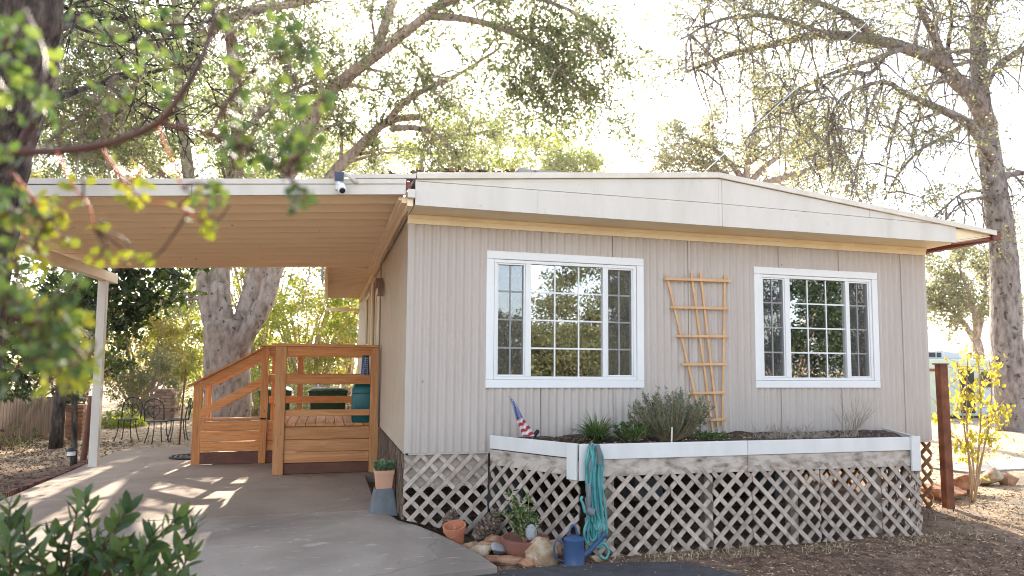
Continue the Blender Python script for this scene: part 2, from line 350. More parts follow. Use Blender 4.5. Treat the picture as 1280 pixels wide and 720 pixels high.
# ------------------------------------------------------------------ leaves
def nrm(a): return a/np.maximum(np.linalg.norm(a, axis=1, keepdims=True), 1e-9)
def leaf_arrays(P, D, L, W, fold=.25, detail=0, droop=.0, Nrm=None):
    n = len(P); D = nrm(D); L = L[:, None]; W = W[:, None]
    Rv = rng.normal(size=(n, 3)) if Nrm is None else Nrm
    Sd = nrm(np.cross(D, Rv)); Nv = np.cross(Sd, D)
    if detail == 0:
        V = np.stack([P, P+D*L*.5+Sd*W*.5+Nv*W*fold, P+D*L, P+D*L*.5-Sd*W*.5+Nv*W*fold*.6], 1)
        return V.reshape(-1, 3), 4, [(0, 1, 2, 3)]
    ts = (0, .25, .6, 1.); ws = (.0, .44, .46, .0); rows = []
    ts = (0, .2, .5, .8, 1.); ws = (.06, .40, .5, .34, .03)
    for t, w in zip(ts, ws):
        c = P+D*L*t-Nv*L*(droop*t*t)
        e = Nv*W*fold*(w*2)*.5
        rows += [c-Sd*W*w+e, c, c+Sd*W*w+e]
    V = np.stack(rows, 1); fc = []
    for i in range(len(ts)-1):
        a = i*3; fc += [(a, a+1, a+4, a+3), (a+1, a+2, a+5, a+4)]
    return V.reshape(-1, 3), 15, fc
def leaves_obj(name, m, parent, P, D, L, W, **k):
    P = np.asarray(P, float); D = np.asarray(D, float)
    V, k_, fc = leaf_arrays(P, D, np.broadcast_to(L, len(P)).astype(float), np.broadcast_to(W, len(P)).astype(float), **k)
    n = len(P); base = np.arange(n)[:, None, None]*k_; idx = (np.array(fc)[None]+base).reshape(-1)
    me = bpy.data.meshes.new(name); me.vertices.add(len(V)); me.vertices.foreach_set('co', V.astype(np.float32).ravel())
    me.loops.add(len(idx)); me.loops.foreach_set('vertex_index', idx.astype(np.int32))
    nf = len(idx)//4; me.polygons.add(nf); me.polygons.foreach_set('loop_start', np.arange(0, nf*4, 4, dtype=np.int32))
    me.update(calc_edges=True); me.validate()
    return link(name, me, m, parent, smooth=(k_ > 4))

def rvec(): 
    v = Vector((random.gauss(0, 1), random.gauss(0, 1), random.gauss(0, 1))); return v.normalized()
def wander(p, d, length, n, jit, grav=0.):
    pts = [Vector(p)]; d = Vector(d).normalized()
    for i in range(n):
        d = (d+rvec()*jit+Vector((0, 0, grav))).normalized(); pts.append(pts[-1]+d*(length/n))
    return pts
def smooth_line(pts, k=3):
    out = []
    P = [Vector(p) for p in pts]
    for i in range(len(P)-1):
        a = P[max(i-1, 0)]; b = P[i]; c = P[i+1]; d = P[min(i+2, len(P)-1)]
        for j in range(k):
            t = j/k
            out.append(.5*((2*b)+(c-a)*t+(2*a-5*b+4*c-d)*t*t+(3*b-a-3*c+d)*t*t*t))
    return out+[P[-1]]
def taper(n, a, b, pw=1.): return [a+(b-a)*(i/(n-1))**pw for i in range(n)]

def tree(name, label, limbs, bark, leaf, nsec=9, ntw=6, nleaf=14, lsize=.08, sl=(1.2, 2.4), tl=(.4, .9), droop=0., lfrom=.25, group=None, cat='tree', spread=.28, up=.15, base=None, bare=0, extra=None):
    """limbs: list of (points, r0, r1, foliage density)"""
    b = base or limbs[0][0][0]
    if name == 'oak_tree': group = 'oaks around the house'
    t = thing(name, label, cat, b, group); tr = MB(); P = []; D = []
    for pts, r0, r1, dens in limbs:
        ln = smooth_line(pts, 3); tr.tube(ln, taper(len(ln), r0, r1), 10 if r0 > .12 else 7, lump=.05)
        m = len(ln); ns = int(nsec*dens)
        for s in range(ns):
            f = random.uniform(lfrom, 1); i = min(m-2, int(f*(m-1))); p = ln[i].lerp(ln[i+1], random.random())
            tg = (ln[i+1]-ln[i]).normalized()
            d = (tg*.5+rvec()*.9+Vector((0, 0, up))).normalized(); L = random.uniform(*sl)*(1.15-.4*f)
            rr = max(.012, (r0+(r1-r0)*f)*.38)
            sec = wander(p, d, L, 5, .28, -droop*.5); tr.tube(sec, taper(6, rr, .008), 5, cap=False)
            for q in range(ntw):
                g = random.uniform(.25, 1); i2 = min(4, int(g*5)); p2 = sec[i2].lerp(sec[i2+1], random.random())
                d2 = ((sec[i2+1]-sec[i2]).normalized()*.6+rvec()*.8).normalized()
                tw = wander(p2, d2, random.uniform(*tl), 3, .3, -droop); tr.tube(tw, taper(4, .011, .004), 3, cap=False)
                for z in range(nleaf):
                    h = random.uniform(.15, 1.05)*3; i3 = min(2, int(h)); c = tw[i3].lerp(tw[i3+1], h-i3)
                    P.append(c+rvec()*abs(random.gauss(0, spread*.6))); D.append(rvec()+Vector((0, 0, -.2)))
        for s in range(int(bare*dens)):
            f = random.uniform(.2, 1); i = min(m-2, int(f*(m-1))); p = ln[i]
            d = (rvec()+Vector((0, 0, -.5))).normalized()
            sec = wander(p, d, random.uniform(.9, 2.6), 6, .35, -.25); tr.tube(sec, taper(7, .030, .008), 4, cap=False)
            for q in range(4):
                i2 = random.randint(1, 5); tw = wander(sec[i2], (rvec()+Vector((0, 0, -.5))), random.uniform(.3, .7), 3, .4, -.2); tr.tube(tw, taper(4, .011, .004), 3, cap=False)
    if extra:
        for c, rad, nb in extra:       # loose leafy outer sprays: short twigs with leaves around a centre
            for _ in range(nb):
                v = rvec()*rad*random.random()**.5; q = Vector(c)+v
                tw = wander(q, rvec()+v.normalized()*.4, random.uniform(*tl), 3, .3, -droop); tr.tube(tw, taper(4, .012, .004), 3, cap=False)
                for z in range(nleaf):
                    P.append(tw[random.randint(0, 3)]+rvec()*abs(random.gauss(0, spread*.6))); D.append(rvec()+Vector((0, 0, -.2)))
    tr.build('trunk', bark, t, smooth=True)
    n = len(P)
    if n:
        L = rng.uniform(.7, 1.25, n)*lsize
        leaves_obj('crown', leaf, t, [tuple(p) for p in P], [tuple(d) for d in D], L, L*rng.uniform(.5, .75, n))
    return t

def bush(name, label, c, rad, leaf, bark, nclump=60, nleaf=40, lsize=.07, wide=.6, clump=.22, cat='bush', group=None, stems=6, flat=.0, hollow=.35, aim=None):
    """loose shrub or distant tree crown: stems from the base into leaf clumps spread through an ellipsoid"""
    if group is None and name in ('golden_shrub', 'low_shrub'): group = 'shrubs behind the patio and porch'
    c = Vector(c); base = Vector((c.x, c.y, ground_z(c.x, c.y)-.03))
    t = thing(name, label, cat, base, group); st = MB(); P = []; D = []
    for i in range(nclump):
        v = rvec()*(random.uniform(hollow, 1)**.6); q = c+Vector((v.x*rad[0], v.y*rad[1], v.z*rad[2]))
        if q.z < base.z+.05: q.z = base.z+.05+random.random()*.2
        if i < stems*4:
            mid = base.lerp(q, .55)+rvec()*rad[0]*.10+Vector((0, 0, rad[2]*.12))
            r = .018+rad[0]*.012
            ln = smooth_line([base+Vector((random.uniform(-.1, .1)*rad[0], random.uniform(-.1, .1)*rad[0], 0)), mid, q], 4); st.tube(ln, taper(len(ln), r*(1.6 if i < stems else .7), .006), 5, cap=False)
        cs = clump*random.uniform(.6, 1.4)
        for k in range(int(nleaf*random.uniform(.5, 1.4))):
            o = rvec()*cs*random.random()**.5; P.append(tuple(q+Vector((o.x, o.y, o.z*.7)))); D.append(tuple(rvec()+Vector((0, 0, -flat))))
    st.build('stems', bark, t, smooth=True); n = len(P); L = rng.uniform(.65, 1.3, n)*lsize
    leaves_obj('foliage', leaf, t, P, D, L, L*wide*rng.uniform(.8, 1.2, n)); return t

from mathutils import noise as mn
def boulder(name, label, c, r, m, seed, group=None, cat='rock', planes=None, facet=17):
    random.seed(seed); bm = MB(); n, k = 26, 15; c = Vector(c)
    pl = [(rvec(), random.uniform(.45, .85)) for _ in range(10)]
    if planes: pl = [(Vector(p[:3]).normalized(), p[3]) for p in planes]
    for i in range(k+1):
        th = pi*i/k
        for j in range(n):
            a = 2*pi*j/n; d = Vector((sin(th)*cos(a), sin(th)*sin(a), cos(th))); rr = 1.
            for nv, h in pl:
                q = d.dot(nv)
                if q > 1e-3: rr = min(rr, h/q)
            rr *= 1+.10*mn.noise(d*2.2+Vector((seed, 0, 0)))+.03*mn.noise(d*7)
            bm.v.append((c.x+d.x*rr*1.2*r[0], c.y+d.y*rr*r[1], c.z+d.z*rr*r[2]))
    for i in range(k):
        for j in range(n): bm.f.append((i*n+j, i*n+(j+1) % n, (i+1)*n+(j+1) % n, (i+1)*n+j)[::-1])
    o = bm.build(name, m, None, smooth='auto'); o.data.set_sharp_from_angle(angle=radians(facet))
    if label: tag(o, label, cat, group or 'rocks at the foot of the lattice')
    return o

# ------------------------------------------------------------------ setting: ground, slabs, path
def axis_pts(lo, hi, core_lo, core_hi, step, grow=1.22):
    a = [core_lo]; s = step
    while a[0] > lo: s *= grow; a.insert(0, a[0]-s)
    x = core_lo
    while x < core_hi: x += step; a.append(x)
    s = step
    while a[-1] < hi: s *= grow; a.append(a[-1]+s)
    return a
from mathutils import noise as mn
def hummock(x, y):
    h = .032*mn.noise(Vector((x*1.7, y*1.7, 0)))+.012*mn.noise(Vector((x*6, y*6, 3)))
    inside = sst(-4.9, -4.4, x)*(1-sst(.2, .9, x))*(1-sst(7.4, 8, y))
    return h*(1-inside)
def ground():
    xs = axis_pts(-500, 500, -9, 13, .14); ys = axis_pts(-300, 600, -6, 12, .14); m = MB()
    for y in ys:
        for x in xs: m.v.append((x, y, ground_z(x, y)+hummock(x, y)))
    w = len(xs)
    m.f = [(j*w+i, j*w+i+1, (j+1)*w+i+1, (j+1)*w+i) for j in range(len(ys)-1) for i in range(w-1)]
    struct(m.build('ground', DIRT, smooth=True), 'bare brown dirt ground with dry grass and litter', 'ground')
ground()
def slab(name, outline, m, label, cat, th=.12, zf=slab_z):
    # subdivided strip mesh inside a convex-ish outline: triangulated fan on rows of y
    import bmesh
    bm = bmesh.new(); vs = [bm.verts.new((x, y, 0)) for x, y in outline]; f = bm.faces.new(vs)
    ymin = min(y for x, y in outline); ymax = max(y for x, y in outline); y = ymin+.25
    while y < ymax:
        bmesh.ops.bisect_plane(bm, geom=bm.verts[:]+bm.edges[:]+bm.faces[:], plane_co=(0, y, 0), plane_no=(0, 1, 0)); y += .25
    top = bm.faces[:]
    r = bmesh.ops.extrude_face_region(bm, geom=top)
    up = [e for e in r['geom'] if isinstance(e, bmesh.types.BMVert)]; upset = set(up)
    for v in bm.verts: v.co.z = zf(v.co.x, v.co.y) - (0 if v in upset else th)
    bmesh.ops.recalc_face_normals(bm, faces=bm.faces[:])
    me = bpy.data.meshes.new(name); bm.to_mesh(me); bm.free()
    o = link(name, me, m, bevel=.008); return struct(o, label, cat)
near_edge = [atg(u, v, slab_z) for u, v in ((497, 650), (520, 656), (548, 667), (575, 680), (600, 693), (618, 705), (622, 708))]
fe = atg(512, 721, slab_z)
near = [(-4.3, .68), (-5.2, -1.0), (-5.6, fe.y-.1), (fe.x-1.2, fe.y-.06), (fe.x, fe.y)]+[(p.x, p.y) for p in reversed(near_edge)]+[(-.06, .30), (-.21, .67)]
slab('driveway', near, CONC, 'weathered grey concrete driveway apron with a curved edge', 'driveway')
slab('carport_floor', [(-4.32, .695), (-.21, .69), (-.21, 3.15), (-.06, 3.2), (-.06, 7.45), (-3.3, 7.5), (-4.42, 6.9)], CONC2, 'brownish concrete floor under the carport with sun patches', 'concrete floor')
slab('road_edge', [(-9, -3.3), (2.9, -3.3), (2.75, -2.2), (2.55, -1.68), (2.3, -1.40), (1.9, -1.29), (1.3, -1.26), (.72, -1.27), (fe.x+.1, fe.y-.03), (-1.5, fe.y-.12), (-9, fe.y-.5)], ASPH, 'dark asphalt strip in front of the concrete apron', 'road', th=.05, zf=lambda x, y: ground_z(x, y)+.026)  # asphalt ends early so the paler unseen ground bounces more light
slab('path', [(9.6, 2.9), (9.8, 2.3), (22, 3.1), (60, 5.0), (60, 6.6), (22, 4.0), (12.2, 3.5)], PATHM, 'pale sunlit path beyond the sapling', 'path', th=.05, zf=lambda x, y: ground_z(x, y)+.035)

# brick edging along the mulch bed
m = MB(); pe = [atg(-40, 640), atg(0, 623), atg(40, 609), atg(85, 592), atg(110, 580)]; pe = smooth_line(pe, 14)
for a, b in zip(pe[:-1], pe[1:]):
    d = (b-a); g = d.normalized()*.006; z = Vector((0, 0, .01+random.uniform(-.012, .008)))
    m.bar(a+g+z, b-g+z, .11, .12)
tag(m.build('brick_edging', BRICK, bevel=.006), 'low row of dark bricks edging the mulch bed', 'edging')

# ------------------------------------------------------------------ the mobile home
HX, HY = 6.61, 11.5; ZB, ZT = .69, 3.05
WL = (.822, 2.644, 1.349, 2.806); WR = (4.075, 5.845, 1.349, 2.785)
house = thing('mobile_home', 'beige corrugated mobile home with white gable fascia and two windows', 'mobile home', (0, 0, ground_z(0, 0)))
SEAMS = [.43, 1.43, 2.27, 3.21, 4.42, 5.28, 6.22]
def rib(x):
    a = (x % .086)/.086; h = (.5-.5*cos(2*pi*a))*1.9
    for s in SEAMS:
        if abs(x-s) < .0025: return .003
    return h*.012
def front_wall():
    m = MB(); xs = {0., HX}
    for w in (WL, WR): xs |= {w[0]+.03, w[1]-.03}
    k = 0
    while k*.086 < HX:
        for a in (.0, .1, .2, .3, .4, .5, .6, .7, .8, .9): xs.add(round((k+a)*.086, 5))
        k += 1
    for s in SEAMS: xs |= {s-.005, s-.0024, s+.0024, s+.005}
    xs = sorted(x for x in xs if 0 <= x <= HX); ys = [-rib(x) for x in xs]
    for i in range(len(xs)-1):
        xm = (xs[i]+xs[i+1])/2; spans = [(ZB, ZT)]
        for w in (WL, WR):
            if w[0]+.03 < xm < w[1]-.03: spans = [(ZB, w[2]+.03), (w[3]-.03, ZT)]
        for a, b in spans:
            m.poly([(xs[i], ys[i], a), (xs[i+1], ys[i+1], a), (xs[i+1], ys[i+1], b), (xs[i], ys[i], b)])
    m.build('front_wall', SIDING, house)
    m = MB(); m.box(-.012, .03, -.016, .03, ZB, ZT).box(HX-.03, HX+.012, -.016, .03, ZB, ZT).box(.034, HX-.034, -.012, .02, ZB-.02, ZB-.001)
    m.build('corner_trim', SIDING, house, bevel=.004)
front_wall()
# side walls with shallow grooves, back wall, floor and inner walls
DOOR = (3.75, 4.65)
m = MB(); y = .03
holes = [(DOOR[0], DOOR[1], .74, 2.74), (6.3, 7.5, 2.0, 2.92)]
while y < HY-.01:
    y2 = min(HY, y+.20)
    ym = (y+y2)/2; sp = [(ZB, 3.2)]
    for h in holes:
        if h[0] < ym < h[1]: sp = [(ZB, h[2]), (h[3], 3.2)]
    for a, b in sp: m.poly([(0, y2-.004, a), (0, y+.004, a), (0, y+.004, b), (0, y2-.004, b)]); m.poly([(.008, y+.004, a), (.008, y-.004, a), (.008, y-.004, b), (.008, y+.004, b)])
    y = y2
m.box(.0005, .01, .03, HY, ZB-.02, ZB-.001)
m.build('side_wall', SIDEWALL, house)
m = MB(); m.poly([(HX, .03, ZB), (HX, HY, ZB), (HX, HY, 3.2), (HX, .03, 3.2)]).poly([(HX, HY, ZB), (0, HY, ZB), (0, HY, 3.2), (HX, HY, 3.2)])
m.build('rear_wall', SIDEWALL, house)
m = MB(); m.poly([(.02, .03, ZB+.01), (HX-.02, .03, ZB+.01), (HX-.02, HY-.02, ZB+.01), (.02, HY-.02, ZB+.01)])
m.build('floor', mat('carpet', [(.12, .10, .08), (.16, .13, .11)], 20, .95, 0), house)
m = MB(); m.box(.02, 3.25, 3.6, 3.66, ZB+.02, 3.04).box(3.3, 3.36, .05, 3.6, ZB+.02, 3.04).box(3.4, HX-.02, 3.0, 3.06, ZB+.02, 3.04)
m.build('inner_wall', INTW, house)
# roof
PX = 3.34
def roof_z(x): return 3.44+.084*x if x < PX else 3.72-.1065*(x-PX)
m = MB()
for xa, xb in ((0., PX), (PX, 7.24)):
    za, zb = roof_z(xa), roof_z(xb)
    m.hexa([(xa, -.47, za-.02), (xb, -.47, zb-.02), (xb, HY+.4, zb-.02), (xa, HY+.4, za-.02)], [(xa, -.47, za+.01), (xb, -.47, zb+.01), (xb, HY+.4, zb+.01), (xa, HY+.4, za+.01)])
roof = m.build('roof', SHINGLE, house)
m = MB()
for xa, xb in ((0.01, PX), (PX, 7.24)):
    za, zb = roof_z(xa), roof_z(xb)
    m.hexa([(xa, -.50, za-.048), (xb, -.50, zb-.048), (xb, -.472, zb-.048), (xa, -.472, za-.048)], [(xa, -.50, za+.012), (xb, -.50, zb+.012), (xb, -.472, zb+.012), (xa, -.472, za+.012)])
m.build('roof_edge', mat('warm_white_edge', [(.60, .53, .44), (.72, .66, .57)], 5, .6, .2, 25), roof, bevel=.004)
# fascia boards (lower long boards, upper tapering boards) with gaps
FR = 6.63
def fz(x): return 3.135+.0*x
m = MB()
def board(x0, x1, lo, hi, y0=-.47, y1=-.445):
    xs = [x0]+([PX] if x0 < PX < x1 else [])+[x1]
    for a, b in zip(xs[:-1], xs[1:]):
        m.hexa([(a, y0, lo(a)), (b, y0, lo(b)), (b, y1, lo(b)), (a, y1, lo(a))], [(a, y0, hi(a)), (b, y0, hi(b)), (b, y1, hi(b)), (a, y1, hi(a))])
z1 = lambda x: 3.375+.004*x if x < PX else 3.388-.012*(x-PX)
for a, b in ((0, 1.25), (1.252, PX+.04), (PX+.044, 6.63)): board(a, b, fz, lambda x: z1(x)-.002)
for a, b in ((0, PX+.04), (PX+.044, 5.35), (5.354, 6.63)): board(a, b, lambda x: z1(x)+.002, lambda x: max(z1(x)+.006, roof_z(x)-.05))
m.build('fascia', WHITE, house, bevel=.002)
# gable soffit, frieze trim, right eave
m = MB(); m.box(.0, 6.62, -.443, -.016, 3.142, 3.155); m.build('soffit', CREAM, house)
m = MB(); m.box(-.02, 6.62, -.034, -.014, 3.045, 3.141).box(-.02, 6.62, -.046, -.0345, 3.098, 3.1405); m.build('frieze_trim', CREAM, house, bevel=.004)
m = MB()
m.hexa([(6.63, -.442, 3.15), (7.2, -.442, 3.245), (7.2, HY, 3.245), (6.63, HY, 3.15)], [(6.63, -.442, 3.165), (7.2, -.442, 3.26), (7.2, HY, 3.26), (6.63, HY, 3.165)])
for y in (-.44, 1.0, 2.6, 4.2, 5.8): m.hexa([(6.64, y, 3.17), (7.19, y, 3.262), (7.19, y+.04, 3.262), (6.64, y+.04, 3.17)], [(6.64, y, roof_z(6.64)-.05), (7.19, y, roof_z(7.19)-.002), (7.19, y+.04, roof_z(7.19)-.002), (6.64, y+.04, roof_z(6.64)-.05)])
m.build('eave', CREAM, house)
m = MB()
for i in range(1):
    pr = [(7.21, 3.29), (7.21, 3.20), (7.27, 3.19), (7.33, 3.22), (7.345, 3.29), (7.335, 3.29), (7.32, 3.228), (7.27, 3.203), (7.222, 3.212), (7.222, 3.29)]
    m.prism([(x, -.47, z) for x, z in pr], (0, HY+.4, 0))
    m.prism([(x, -.474, z) for x, z in pr[:5]], (0, .004, 0))
m.prism([(6.60, -.44, 3.115), (6.60, -.44, 3.132), (7.2, -.44, 3.235), (7.2, -.44, 3.205)], (0, .02, 0))
m.build('gutter', GUTTER, house)
# side eave beyond the carport
m = MB(); k = 0; y = 4.78
while y < 10.3:
    m.box(-.8, -.02, y+.006, y+.20, 3.235, 3.25).box(-.8, -.02, y-.006, y+.006, 3.22, 3.235); y += .205
m.box(-.84, -.80, 4.78, 10.4, 3.12, 3.42).box(-.87, -.842, 4.9, 10.4, 3.2, 3.40)
m.box(-.84, -.02, 10.42, 10.46, 2.93, 3.0).box(-.05, -.012, 4.75, 10.4, 3.14, 3.232)
m.build('side_eave', CEIL, house, bevel=.003)
m = MB(); m.box(-.8, 0, 4.7, HY+.3, 3.40, 3.44); m.build('eave_roof', SHINGLE, house)
# front windows
def window(W, cells, curtain):
    x0, x1, z0, z1 = W; f = .085; m = MB()
    y0, y1 = -.034, .02
    m.box(x0, x1, y0, y1, z0, z0+f).box(x0, x1, y0, y1, z1-f, z1).box(x0, x0+f, y0, y1, z0+f+.0005, z1-f-.0005).box(x1-f, x1, y0, y1, z0+f+.0005, z1-f-.0005)
    win = m.build('window', VINYL, house, bevel=.006)
    m = MB(); a, b, c, d = x0+f+.003, x1-f-.003, z0+f+.003, z1-f-.003
    g = cells        # glass x extents [(xa,xb)...]
    zs0, zs1 = c+.035, d-.035
    yA, yB = -.022, .05
    m.box(a, b, yA, yB, c, zs0).box(a, b, yA, yB, zs1, d)
    edges = [a]+[e for q in g for e in q]+[b]
    for i in range(0, len(edges), 2):
        m.box(edges[i], edges[i+1], yA-.002*(i in (2, 4)), yB, zs0+.0005, zs1-.0005)
    for i, (p, q) in enumerate(g):
        if i != 1:
            m.box(p+.0005, p+.018, -.012, .045, zs0+.001, zs1-.001).box(q-.018, q-.0005, -.012, .045, zs0+.001, zs1-.001)
            m.box(p+.019, q-.019, -.012, .045, zs0+.001, zs0+.018).box(p+.019, q-.019, -.012, .045, zs1-.018, zs1-.001)
    m.build('sash', VINYL, win, bevel=.003)
    m = MB()
    for i, (p, q) in enumerate(g):
        y = .012 if i == 1 else .024
        m.poly([(p-.003, y, zs0-.003), (q+.003, y, zs0-.003), (q+.003, y, zs1+.003), (p-.003, y, zs1+.003)])
    m.build('pane', GLASS, win)
    m = MB()
    for i, (p, q) in enumerate(g):
        n = 3 if i == 1 else 2; y = .006 if i == 1 else .018
        for k in range(1, n): xx = p+(q-p)*k/n; m.box(xx-.008, xx+.008, y-.003, y+.003, zs0, zs1)
        for k in range(1, 4): zz = zs0+(zs1-zs0)*k/4; m.box(p, q, y-.0042, y+.0042, zz-.0085, zz+.0085)
    m.build('grille', VINYL, win)
    for i in (0, 2):
        p, q = g[i]; m = MB().poly([(p+.002, -.004, zs0), (q-.002, -.004, zs0), (q-.002, -.004, zs1), (p+.002, -.004, zs1)]); m.build('screen', SCREEN, win)
    m = MB(); n = 36
    for p, q in curtain:
        for i in range(n):
            xa, xb = p+(q-p)*i/n, p+(q-p)*(i+1)/n; ya = .16+.025*sin(i*1.25); yb = .16+.025*sin((i+1)*1.25)
            m.poly([(xa, ya, z0-.1), (xb, yb, z0-.1), (xb, yb, z1+.05), (xa, ya, z1+.05)])
    m.build('curtain', CURT, win, smooth=True)
window(WL, [(.939, 1.255), (1.32, 2.151), (2.201, 2.518)], [(2.20, 2.62)])
window(WR, [(4.19, 4.50), (4.57, 5.369), (5.418, 5.724)], [(5.45, 5.85)])
# side door, side window, conduits on the carport side
m = MB(); m.box(-.02, .02, 3.66, 3.745, .72, 2.83).box(-.02, .02, 4.655, 4.74, .72, 2.83).box(-.02, .02, 3.75, 4.65, 2.745, 2.83); dr = m.build('door_frame', CREAM, house, bevel=.004)
m = MB(); m.box(.0, .03, 3.752, 4.648, .75, 2.742); d2 = m.build('door', mat('door_paint', [(.5, .42, .33), (.54, .46, .37)], 2, .5, 0), house)
m = MB(); m.lathe([(.03, 0), (.03, .02), (.012, .03), (.012, .06), (.032, .07), (.035, .09), (.0, .1)], (0, 0, 0), 16); m.v = [(-z, 3.84+x, 1.75+y) for x, y, z in m.v]; m.build('handle', GREY, d2, smooth='auto')
m = MB(); a, b, c, d = 6.3, 7.5, 2.0, 2.92; m.box(-.03, .02, a-.06, b+.06, c-.06, c).box(-.03, .02, a-.06, b+.06, d, d+.06).box(-.03, .02, a-.06, a, c+.0005, d-.0005).box(-.03, .02, b, b+.06, c+.0005, d-.0005).box(-.012, .02, 6.88, 6.92, c+.001, d-.001)
sw = m.build('window', CREAM, house, bevel=.004)
m = MB(); m.poly([(.01, b, c), (.01, a, c), (.01, a, d), (.01, b, d)]); m.build('pane', GLASS, sw)
m = MB(); m.box(-.07, -.002, 4.9, 5.03, .74, 3.1).box(-.05, -.002, 5.2, 5.32, .74, 3.1); m.build('pilaster_trim', CREAM, house, bevel=.005)
m = MB(); m.tube([(-.035, 3.35, .74), (-.035, 3.35, 3.0), (-.05, 3.2, 3.09), (-.05, .6, 3.12), (-.04, -.2, 3.14)], .012, 8).tube([(-.03, 4.82, .76), (-.03, 4.82, 3.0)], .016, 8)
m.build('conduit', mat('tan_conduit', [(.34, .26, .19), (.40, .31, .23)], 4, .6, 0), house, smooth=True)
m = MB(); m.box(-.11, -.012, 3.25, 3.55, 2.76, 2.88).box(-.09, -.012, 3.05, 3.17, 2.60, 2.80); m.build('junction_box', mat('brown_box', [(.2, .12, .09), (.25, .16, .12)], 4, .6, 0), house, bevel=.008)

# lattice generator: polygon in the (u,z) plane of an upright panel
def clip(poly, inside, inter):
    out = []
    for i in range(len(poly)):
        a, b = poly[i], poly[(i+1) % len(poly)]
        if inside(a): out.append(a)
        if inside(a) != inside(b): out.append(inter(a, b))
    return out
def clip_to(poly, conv):
    for i in range(len(conv)):
        p, q = conv[i], conv[(i+1) % len(conv)]; ex, ez = q[0]-p[0], q[1]-p[1]
        side = lambda a: ex*(a[1]-p[1])-ez*(a[0]-p[0])
        def inter(a, b):
            s, t = side(a), side(b); k = s/(s-t); return (a[0]+(b[0]-a[0])*k, a[1]+(b[1]-a[1])*k)
        poly = clip(poly, lambda a: side(a) >= 0, inter)
        if len(poly) < 3: return []
    return poly
def lattice(o, q, u0, u1, zlo, zhi, front='/', pitch=.182, w=.042, t=.015, off=0.):
    """strips on the panel from plan point o to q; zlo/zhi functions of u"""
    m = MB(); o = Vector((o[0], o[1], 0)); q = Vector((q[0], q[1], 0)); U = (q-o).normalized(); Nn = Vector((U.y, -U.x, 0))
    conv = [(u0, zlo(u0)), (u1, zlo(u1)), (u1, zhi(u1)), (u0, zhi(u0))]
    h = 2.2; hw = w/2*2**.5
    for layer, sg in ((0, 1 if front == '/' else -1), (1, -1 if front == '/' else 1)):
        k = u0-h
        while k < u1+h:
            kk = k+off+random.uniform(-.006, .006); zb = -.6
            pl = [(kk-hw, zb), (kk+hw, zb), (kk+hw+sg*h, zb+h), (kk-hw+sg*h, zb+h)]
            pl = clip_to(pl, conv)
            if len(pl) >= 3:
                d0 = (.0 if layer == 0 else -t-.001)+random.uniform(0, .0008)
                m.prism([o+U*a+Vector((0, 0, z))+Nn*d0 for a, z in pl], Nn*(-t))
            k += pitch
    return m
c0 = (0.0, -.025)
gz = lambda x, y: ground_z(x, y)
lattice((-.01, -.022), (.9, -.022), 0, .87, lambda u: .035-.235*min(1, max(0, u-.0)/.8), lambda u: .672, '/').build('lattice_skirting', LATT, house)
m = MB(); m.box(.0, .87, .02, .034, .34, .667); m.build('skirt_board', PLYD, house)
lattice((-.022, 3.38), (-.022, .0), 0, 3.36, lambda u: .0+.03*(u/3.4), lambda u: .672, '\\').build('lattice_skirting', FENCEW, house)
lattice((HX+.022, .0), (HX+.022, 6.), 0, 6., lambda u: -.18, lambda u: .672, '/').build('lattice_skirting', mat('orange_lattice', [(.34, .17, .08), (.46, .26, .14)], 5, .8, .3, 30, island=.2), house)
m = MB(); m.box(.3, HX-.06, 2.4, 2.5, -.25, ZB-.03).box(.03, .06, 3.4, HY, -.2, ZB-.03); m.build('underfloor_light_block', SOIL, house)  # added dark wall that keeps the space under the floor unlit
for x, y in ((1.2, 1.2), (3.2, 1.4), (5.2, 1.2)): MB().box(x, x+.4, y, y+.4, -.25, ZB-.08).build('pier', PIER, house)

# ------------------------------------------------------------------ raised planter in front of the house
planter = thing('raised_planter', 'raised garden planter with white top board and lattice sides under the windows', 'planter', (3.4, -.5, -.18))
PA, PB, PC, PD = Vector((.88, -.045, 0)), Vector((1.50, -1.01, 0)), Vector((5.36, -1.01, 0)), Vector((5.86, -.045, 0))
def wallbar(m, a, b, z0, z1, t, out=0., ea=0., eb=0.):
    d = (b-a).normalized(); n = Vector((d.y, -d.x, 0)); a = a-d*ea+n*out; b = b+d*eb+n*out
    m.hexa([a+Vector((0, 0, z0)), b+Vector((0, 0, z0)), b-n*t+Vector((0, 0, z0)), a-n*t+Vector((0, 0, z0))], [a+Vector((0, 0, z1)), b+Vector((0, 0, z1)), b-n*t+Vector((0, 0, z1)), a-n*t+Vector((0, 0, z1))]); return m
PM = PB.lerp(PC, .46)
m = MB(); wallbar(m, PA, PB, .725, .862, .03, .016, 0, -.02); wallbar(m, PB, PM, .715, .858, .03, .016, -.12, -.002); wallbar(m, PM, PC, .717, .857, .03, .0165, -.002, -.075); wallbar(m, PC, PD, .72, .86, .03, .016, -.02, 0)
m.build('top_board', PWHITE, planter, bevel=.004)
m = MB(); wallbar(m, PA, PB, .53, .866, .022, .035, -1.02, -.01); m.build('corner_board', PWHITE, planter, bevel=.003)
m = MB(); wallbar(m, PB, PC, .53, .864, .022, .036, .012, -3.72); m.build('corner_board', PWHITE, planter, bevel=.003)
m = MB(); wallbar(m, PB, PC, .50, .864, .022, .036, -3.76, .016); m.build('corner_board', PWHITE, planter, bevel=.003)
m = MB(); wallbar(m, PA, PB, .56, .715, .02, .004); wallbar(m, PB, PM, .555, .712, .02, .003, -.02); wallbar(m, PM, PC, .55, .713, .02, .004, -.004); wallbar(m, PC, PD, .55, .72, .02, .002, -.02)
m.build('side_board', PLY, planter, bevel=.002)
